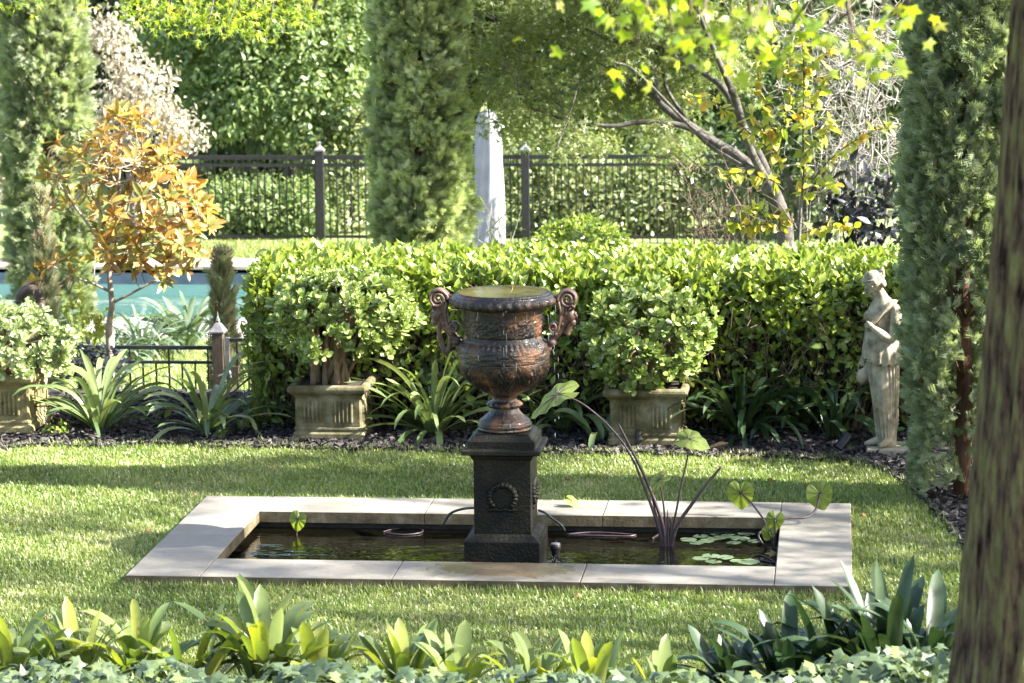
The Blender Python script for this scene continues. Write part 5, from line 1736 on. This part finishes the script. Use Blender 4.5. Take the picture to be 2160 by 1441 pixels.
limb([(1543, 190), (1500, 90), (1470, 20), (1440, -40)], .04, .018, -.2)
limb([(1455, 265), (1408, 190), (1396, 140), (1360, 60)], .028, .012, .4)
limb([(1392, 215), (1330, 170), (1240, 120), (1130, 75), (1030, 30)], .026, .008, .5)
limb([(1600, 370), (1500, 310), (1440, 250), (1340, 150), (1290, 130)], .03, .010, -.5)
for k in range(150):
    i0 = rng.integers(0, len(cc)); a_, b_ = cc[i0], cc[np.argsort(np.linalg.norm(cc - cc[i0], axis=1))[rng.integers(20, 80)]]
    tube_geo(g, smooth_path([a_, (a_ + b_) / 2 + rng.normal(0, .04, 3), b_], 4), np.linspace(.009, .003, 9), 5, cap=False)
g.build('trunk', M['bark_grey'], mt_, True)

# --- bare twiggy shrubs
def twiggy(label, base, tips, n, r0, mat, spread, YD, name='bare_shrub', tangle=0):
    th = thing(name, label, 'shrub', base)
    g = Geo()
    b = np.array(base, float)
    for k in range(n):
        x, y = tips[rng.integers(0, len(tips))]
        e = P(x + rng.normal(0, spread), y + rng.normal(0, spread), YD + rng.normal(0, .25))
        mid = b * .45 + e * .55 + rng.normal(0, .16, 3) + np.array([0, 0, .08])
        p = smooth_path([b, mid, e], 6)
        tube_geo(g, p, np.linspace(r0, .0025, len(p)), 5, cap=False)
        for _ in range(7):
            i0 = rng.integers(5, len(p))
            d = unit(unit(p[-1] - p[0]) + .9 * rng.normal(size=3))
            l = rng.uniform(.1, .35)
            q = [p[i0], p[i0] + d * l * .5 + rng.normal(0, .02, 3), p[i0] + d * l]
            tube_geo(g, smooth_path(q, 3), np.linspace(.004, .0015, 7), 4, cap=False)
    for _ in range(tangle):
        x, y = tips[rng.integers(0, len(tips))]
        q = P(x + rng.normal(0, spread * 1.2), y + rng.normal(0, spread * 1.2), YD + rng.normal(0, .3))
        d = rand_dir(1)[0]
        l = rng.uniform(.15, .6)
        pts = [q, q + d * l * .33 + rng.normal(0, .03, 3), q + d * l * .66 + rng.normal(0, .06, 3), q + d * l + rng.normal(0, .08, 3)]
        tube_geo(g, smooth_path(pts, 4), np.linspace(rng.uniform(.003, .008), .0015, 13), 4, cap=False)
    g.build('branches', M[mat], th)
    return th
bw = P(1752, 560, 24.4)
twiggy('tangle of pale bare twigs between the yellow sapling and the right cypress', (bw[0], 24.4, LZ), [(1760, 60), (1800, 130), (1840, 200), (1790, 260), (1850, 300), (1740, 180), (1860, 120), (1700, 60), (1820, 60), (1770, 330)], 13, .016, 'pale_twig', 34, 24.6, tangle=420)
bw = P(1600, 560, 23.3)
twiggy('low bare reddish twigs above the hedge, left of the yellow sapling', (bw[0], 23.3, LZ), [(1450, 360), (1480, 420), (1520, 400), (1460, 470), (1540, 440), (1580, 420)], 18, .007, 'twig', 16, 23.2, tangle=40)
bw = P(1050, 560, 23.0)
twiggy('thin pale dry stems poking above the hedge right of the middle cypress', (bw[0], 23.0, LZ), [(1040, 480), (1060, 490), (1020, 490), (1090, 495), (1110, 490)], 12, .004, 'conifer_pale', 10, 22.9, 'dry_plant')

# --- shrubs and background trees
E_ = ell_px
tree('clipped_shrub', 'small rounded yellow-green shrub rising above the middle of the hedge', 'shrub', [E_(1218, 525, 23.2, 98, 52), E_(1150, 540, 23.1, 40, 30)], 3200, T_OV, (.045, .075), 'hedge', clump=.07, per=10, outb=.7, upb=.5, fmin=.85, tr=.03)
tree('dark_leaf_shrub', 'shrub with large dark purple-blue leaves beside the right cypress', 'shrub', [E_(1825, 420, 24.0, 62, 70), E_(1790, 470, 23.9, 55, 45), E_(1850, 520, 23.9, 60, 50)], 480, T_OV, (.08, .15), 'purple', clump=.12, per=6, droop=-.3, tr=.03)
tree('dark_leaf_shrub', 'small dark blue-leaved shrub right of the sun-bleached jade plant', 'shrub', [E_(205, 775, 22.75, 50, 42, .2), E_(225, 800, 22.7, 40, 35, .2)], 620, T_OV, (.05, .09), 'purple', (P(205, 800, 22.75)[0], 22.75, LZ), clump=.06, per=8, tr=.015)
tree('yellow_shrub', 'spindly yellow-green seedling between the sun-bleached jade plant and the magnolia', 'shrub', [E_(165, 628, 23.0, 14, 14, .06), E_(152, 648, 23.0, 18, 8, .06), E_(172, 662, 23.0, 18, 8, .06), E_(200, 700, 23.0, 26, 16, .1), E_(215, 672, 23.0, 14, 18, .1)], 150, T_OV, (.05, .085), 'yleaf', (P(165, 800, 23.0)[0], 23.0, LZ), clump=.03, per=6, tr=.012)
tree('ground_cover_plant', 'low yellow-green leafy plant between the two left strap-leaved plants', 'plant', [E_(310, 905, 22.0, 55, 26, .15), E_(300, 880, 22.1, 30, 20, .12)], 420, T_OV, (.035, .06), 'yleaf', (P(310, 905, 22.0)[0], 22.0, GZ), clump=.04, per=8, tr=.01)
tree('ground_cover_plant', 'small green leafy plant at the foot of the pale planter', 'plant', [E_(120, 905, 20.6, 22, 16, .1)], 160, T_OV, (.03, .055), 'hedge', (P(120, 905, 20.6)[0], 20.6, GZ), clump=.03, per=8, tr=.008)
strap_plant((P(300, 740, 29.3)[0], 29.3, LZ), 'blue-green grassy clump by the near pool edge', 'bluegrass', n=120, L=(.4, .75), W=(.02, .03), el=(40, 85), droop=(.8, 1.9), group='grassy clumps by the pool')
strap_plant((P(395, 730, 29.8)[0], 29.8, LZ), 'grassy clump with upright broad leaves against the turquoise pool', 'bluegrass', n=50, L=(.55, .85), W=(.05, .09), el=(45, 85), droop=(.5, 1.4), group='grassy clumps by the pool')
strap_plant((P(250, 740, 28.9)[0], 28.9, LZ), 'grassy clump behind the magnolia trunk', 'bluegrass', n=90, L=(.35, .6), W=(.02, .03), el=(35, 80), droop=(.8, 1.9), group='grassy clumps by the pool')
strap_plant((P(25, 720, 28.5)[0], 28.5, LZ), 'grassy clump at the left edge below the far cypress', 'bluegrass', n=60, L=(.7, 1.1), W=(.03, .05), el=(40, 85), droop=(.7, 1.8), group='grassy clumps by the pool')

tree('garden_hedge', 'light green hedge behind the far fence, left of the middle cypress', 'hedge', [E_(480, 440, 40.0, 70, 58), E_(560, 440, 40.0, 70, 60), E_(640, 445, 40.0, 60, 55)], 7000, T_OV, (.06, .12), 'bg_light', clump=.16, per=12, outb=.7, tr=.05)
tree('camellia_shrub', 'dark glossy shrub behind the far fence, just left of the middle cypress', 'shrub', [E_(745, 430, 40.6, 70, 95), E_(700, 330, 41.0, 80, 60), E_(770, 280, 41, 60, 80)], 3600, T_OV, (.08, .14), 'bg_camellia', clump=.16, per=10, tr=.05)
tree('camellia_shrub', 'broad glossy-leaved shrub behind the far fence, right of the closed parasol', 'shrub', [E_(1140, 400, 40.3, 95, 105), E_(1260, 420, 40.4, 110, 95), E_(1380, 430, 40.4, 100, 80), E_(1100, 300, 41, 80, 60), E_(1230, 330, 41.2, 90, 50), E_(1420, 370, 41, 90, 70)], 11000, T_OV, (.075, .13), 'bg_camellia', clump=.2, per=10, tr=.06)
tree('leafy_tree', 'large light green tree behind the far fence, between the left and middle cypresses', 'tree', [E_(620, 90, 42, 150, 90), E_(480, 120, 42.3, 130, 90), E_(690, 190, 41.5, 110, 70), E_(560, 220, 41.7, 120, 60), E_(440, 230, 42, 90, 60), E_(750, 80, 42, 90, 90), E_(640, 275, 41.4, 90, 30), E_(560, -60, 42, 200, 80), E_(380, 60, 42.5, 90, 90)], 24000, T_OV, (.075, .14), 'bg_light', clump=.2, per=30, outb=.5, upb=.5, droop=.6, tr=.12, fmin=.45)
tree('blossom_tree', 'tree with pale pinkish-cream foliage behind the magnolia', 'tree', [E_(290, 190, 37, 80, 70), E_(340, 260, 36.8, 80, 50), E_(250, 280, 37, 60, 50), E_(390, 290, 36.8, 40, 30), E_(230, 90, 37.2, 50, 70), E_(20, 200, 38, 60, 110), E_(0, 380, 38, 40, 70)], 5200, T_OV, (.06, .11), 'bg_pale', clump=.16, per=18, droop=.8, tr=.06, fmin=.4)
tree('leafy_tree', 'dark green tree behind the bare twigs and the yellow sapling', 'tree', [E_(1660, 220, 33, 130, 110), E_(1800, 150, 33.5, 140, 110), E_(1600, 60, 33, 140, 80), E_(1820, 330, 33, 120, 90), E_(1640, 400, 33.5, 140, 80), E_(1950, 200, 34, 150, 160)], 7000, T_OV, (.08, .15), 'bg_dark', clump=.22, per=16, tr=.09)
tree('dark_shrub', 'dark shrub under the maple limbs, behind the far fence', 'shrub', [E_(1560, 420, 40.5, 120, 70), E_(1700, 440, 40, 120, 60), E_(1480, 330, 41.5, 120, 60)], 3200, T_OV, (.10, .16), 'bg_dark', clump=.2, per=12, tr=.05)
# far wood closing the view
ells = []
for k in range(26):
    x = -19 + k * 1.05
    ells.append(((x, 47 + rng.normal(0, 1.2), rng.uniform(.2, 1.6)), (1.1, 1.0, 1.7)))
    ells.append(((x, 49 + rng.normal(0, 1.0), rng.uniform(2.6, 4.4)), (1.2, 1.0, 1.6)))
V, Fs, r, cc = foliage(ells, 26000, T_K, (.22, .4), clump=.4, per=16, fmin=.3)
structure(Geo().add(V, Fs, 0, r).build('far_wood', M['bg_dark']), 'stuff')
ells = [((-17.5 + k * 1.3, 53 + rng.normal(0, .5), 2.0 + 1.2 * (k % 2)), (1.5, .8, 3.2)) for k in range(20)]
V, Fs, r, cc = foliage(ells, 9000, T_K, (.5, .9), clump=.6, per=12, fmin=.2)
structure(Geo().add(V, Fs, 0, r).build('far_trees', M['bg_dark']), 'stuff')

# --- big tree in the foreground at the right, its crown shading the right of the lawn
TY = 9.6
bt = P(2178, 1441, TY)
ft = thing('foreground_tree', 'big tree with mossy furrowed trunk at the right edge, leaves hanging top right', 'tree', (bt[0], TY, float(bank_z(TY)) - .02))
g = Geo()
p0 = np.array([bt[0] - .03, TY, float(bank_z(TY)) - .05])
top_ = P(2296, 0, TY)
dirv = (top_ - bt) / (top_[2] - bt[2])
NR, NA = 170, 150
hs = np.linspace(0, 4.2, NR)
pts = [p0 + dirv * h for h in hs]
rad = np.interp(hs, [0, .3, .8, 4.2], [.36, .31, .285, .235])
pa = np.array(pts)
aa = np.linspace(0, 2 * math.pi, NA, endpoint=False)
H_, A_ = np.meshgrid(hs, aa, indexing='ij')
wob = .35 * np.sin(1.9 * H_ + 2 * A_) + .25 * np.sin(4.7 * H_ - 3 * A_) + .15 * np.sin(9.1 * H_ + 7 * A_)
plate = np.abs(np.sin(11 * (A_ + .12 * wob) + wob)) ** .6
crack = np.abs(np.sin(8.3 * H_ + 5 * np.sin(6 * A_) + 3 * wob)) ** .35
rr = rad[:, None] * (1 + .045 * np.sin(3 * A_ + 1.1 * H_) + .075 * (plate * (.75 + .25 * crack) - .6) + .018 * np.sin(37 * A_ + 6 * wob) * np.sin(13 * H_ + 9 * A_))
V = np.stack([pa[:, 0][:, None] + rr * np.cos(A_), pa[:, 1][:, None] + rr * np.sin(A_), pa[:, 2][:, None] + 0 * rr], -1).reshape(-1, 3)
i, j = np.meshgrid(np.arange(NR - 1), np.arange(NA), indexing='ij')
g.add(V, np.stack([i * NA + j, i * NA + (j + 1) % NA, (i + 1) * NA + (j + 1) % NA, (i + 1) * NA + j], -1).reshape(-1, 4), 0, .5)
g.build('trunk', M['bark_moss'], ft, True)
g = Geo()
crown = [((2.6, 9.6, 5.6), (1.5, 1.6, .9)), ((1.2, 8.6, 5.8), (1.3, 1.3, .8))]
V1, F1, r1, cc1 = foliage(crown, 1500, T_MAPLE, (.07, .11), clump=.25, per=14, droop=.5, fmin=.2)
tt = pa[-1]
tube_geo(g, smooth_path([pa[-3], tt, tt + [.3, .1, .5], np.array([2.2, 9.5, 5.5])], 6), np.linspace(.2, .07, 19), 9)
for k in range(20):
    q = cc1[rng.integers(0, len(cc1))]
    s0 = tt + [.3, .1, .5]
    tube_geo(g, smooth_path([s0, (s0 + q) / 2 + rng.normal(0, .15, 3), q], 4), np.linspace(.05, .012, 9), 6, cap=False)
# hanging sprays at the top of the view
HY_ = 8.2
mainb = smooth_path([tt, P(2150, -150, 9.0), P(1950, -95, 8.5), P(1700, -75, HY_), P(1450, -70, HY_), P(1250, -60, HY_), P(1130, -45, HY_)], 6)
tube_geo(g, mainb, np.linspace(.05, .008, len(mainb)), 7)
for (x, y, k) in [(1330, 20, 9), (1370, 60, 10), (1400, 20, 9), (1420, 75, 9), (1470, 30, 10), (1500, 85, 10), (1340, 95, 6), (1540, 30, 9), (1580, 70, 9), (1620, 30, 10), (1660, 80, 9), (1690, 35, 9), (1740, 60, 9), (1780, 30, 9), (1800, 100, 9), (1830, 60, 9), (1850, 130, 9), (1810, 150, 6), (1870, 100, 6), (1600, 115, 6), (1700, 110, 6), (1895, 20, 7), (1920, 5, 5), (1150, 8, 4), (1190, 22, 4), (1450, 110, 5), (1260, 0, 4)]:
    Y = HY_ + rng.normal(0, .25)
    e = P(x, y, Y)
    s0 = mainb[np.argmin(np.linalg.norm(mainb - e, axis=1))]
    tube_geo(g, smooth_path([s0, (s0 + e) / 2 + rng.normal(0, .02, 3), e], 4), np.linspace(.007, .002, 9), 5, cap=False)
    T = e + rng.normal(0, .05, (k, 3))
    D = unit(rng.normal(size=(k, 3)) * .7 + np.array([0, 0, -.7]))
    V3, F3 = scatter(T_MAPLE, T, frames(D, unit(rng.normal(size=(k, 3)) + np.array([.6, -.4, .6]))), rng.uniform(.028, .050, k))
    Geo().add(V3, F3, 0, rng.random(k)).build('leaf_spray', M['maple_top'], ft, True)
g.build('branch', M['twig'], ft, True)
Geo().add(V1, F1, 0, r1).build('crown', M['bg_light'], ft)

# --- japanese maple whose sprays hang in at the top left
JY = 14.6
jt = thing('japanese_maple', 'japanese maple with fine yellow-green leaves hanging in at the top left', 'tree', (-6.4, 15.0, GZ))
g = Geo()
jb = smooth_path([(-6.4, 15.0, GZ), (-6.3, 15.0, 1.4), (-6.0, 14.9, 2.9), P(-60, -140, JY), P(200, -110, JY), P(450, -85, JY), P(640, -60, JY)], 6)
tube_geo(g, jb, np.linspace(.11, .01, len(jb)), 9)
for (x, y, s_, k) in [(300, 8, 26, 60), (350, 30, 26, 70), (400, 15, 26, 80), (450, 35, 28, 90), (500, 20, 26, 90), (540, 50, 26, 60), (580, 15, 26, 60), (620, 40, 22, 40), (650, 20, 18, 36), (670, 38, 10, 16), (560, 85, 10, 12), (430, 75, 14, 14), (260, 14, 14, 24), (380, 75, 8, 8), (30, 15, 14, 16), (75, 6, 18, 18), (180, 15, 12, 12), (480, 62, 18, 30), (330, -15, 40, 60), (500, -25, 40, 60)]:
    Y = JY + rng.normal(0, .2); e = P(x, y, Y)
    s0 = jb[np.argmin(np.linalg.norm(jb - e, axis=1))]
    tube_geo(g, smooth_path([s0, (s0 + e) / 2 + rng.normal(0, .03, 3), e], 4), np.linspace(.007, .002, 9), 5, cap=False)
    sc = s_ * JY / F_PX
    T = e + rng.normal(0, 1, (k, 3)) * sc * np.array([1, 1.2, .75])
    D = unit(rng.normal(size=(k, 3)) * .8 + np.array([0, 0, -.5]))
    V, Fs = scatter(T_FINE, T, frames(D, unit(rng.normal(size=(k, 3)) * .8 + np.array([0, 0, .9]))), rng.uniform(.026, .045, k))
    Geo().add(V, Fs, 0, rng.random(k)).build('leaf_spray', M['maple_top'], jt)
g.build('trunk', M['bark_grey'], jt, True)

# --- tree outside the frame whose thin crown dapples the right of the lawn
tree('shade_tree', 'thin crowned tree standing on the lawn beyond the right cypress', 'tree', [((9.5, 15.6, 6.6), (1.8, 3.2, 1.5)), ((9.8, 13.2, 6.2), (1.8, 2.2, 1.4)), ((9.3, 17.8, 5.8), (1.4, 1.6, 1.0)), ((9.0, 14.0, 5.4), (1.4, 2.6, 1.0))], SHADE_N, T_MAPLE, (.05, .08), 'bg_light', (9.8, 15.0, GZ), clump=.3, per=22, fmin=.2, tr=.16, limbs=12)
tree('shade_tree', 'tall thin crowned tree at the end of the lawn beyond the big trunk', 'tree', [((10.5, 14.6, 10.2), (2.0, 3.6, 1.6)), ((10.2, 18.6, 9.6), (1.2, 1.2, .8))], SHADE_N2, T_MAPLE, (.05, .08), 'bg_light', (12.0, 13.0, GZ), clump=.22, per=40, fmin=.2, tr=.18, limbs=14)

# --- shrub just outside the frame that shades the statue
tree('camellia_shrub', 'unseen shrub placed beyond the right cypress to shade the statue', 'shrub', [((2.75, 20.35, 1.3), (.7, .85, 1.3)), ((2.9, 19.7, 1.7), (.5, .6, .8)), ((2.8, 20.6, 2.3), (.6, .7, .8))], 4600, T_OV, (.08, .13), 'bg_camellia', (2.75, 20.3, GZ), clump=.14, per=12, tr=.05)

# --- fallen leaves on the lawn
src = None
for (x, y) in [(580, 985), (868, 992), (944, 1006), (1200, 1010), (1620, 1012), (310, 1115), (1818, 1086), (1240, 1030), (410, 1040), (690, 1030), (760, 1378), (1220, 1252), (905, 1012), (1535, 1010), (100, 1300), (1450, 1020)]:
    q = G(x, y, GZ + .03)
    if src is None:
        V = T_MAPLE[0].copy(); V[:, 2] *= 3
        src = o = Geo().add(V, T_MAPLE[1], 0, .5).build('fallen_leaf', M['dry'])
    else:
        o = src.copy(); COL.objects.link(o)
    o.location = Vector(q)
    s = rng.uniform(.03, .05)
    o.scale = (s, s, s)
    o.rotation_euler = (rng.normal(0, .4), rng.normal(0, .4), rng.uniform(0, 6.3))
    tag(o, 'small dry brown leaf fallen on the lawn grass', 'leaf', 'fallen leaves on the lawn')
lf = src.copy(); COL.objects.link(lf)
lf.location = Vector(G(1634, 1172, WZ + .02)); lf.scale = (.07, .07, .07); lf.rotation_euler = (.9, .1, .4)
tag(lf, 'tan fallen leaf lying in the right end of the pond', 'leaf')
del lf['group']
# curled strip of bark in the mulch
q0, q1 = G(1497, 944, GZ + .03), G(1545, 936, GZ + .04)
g = Geo(); tube_geo(g, [q0, q0 * .5 + q1 * .5 + [0, 0, .012], q1], [.008, .02, .006], 6)
tag(g.build('bark_strip', M['dry'], None), 'curled strip of pale bark lying in the mulch right of the right planter', 'bark')
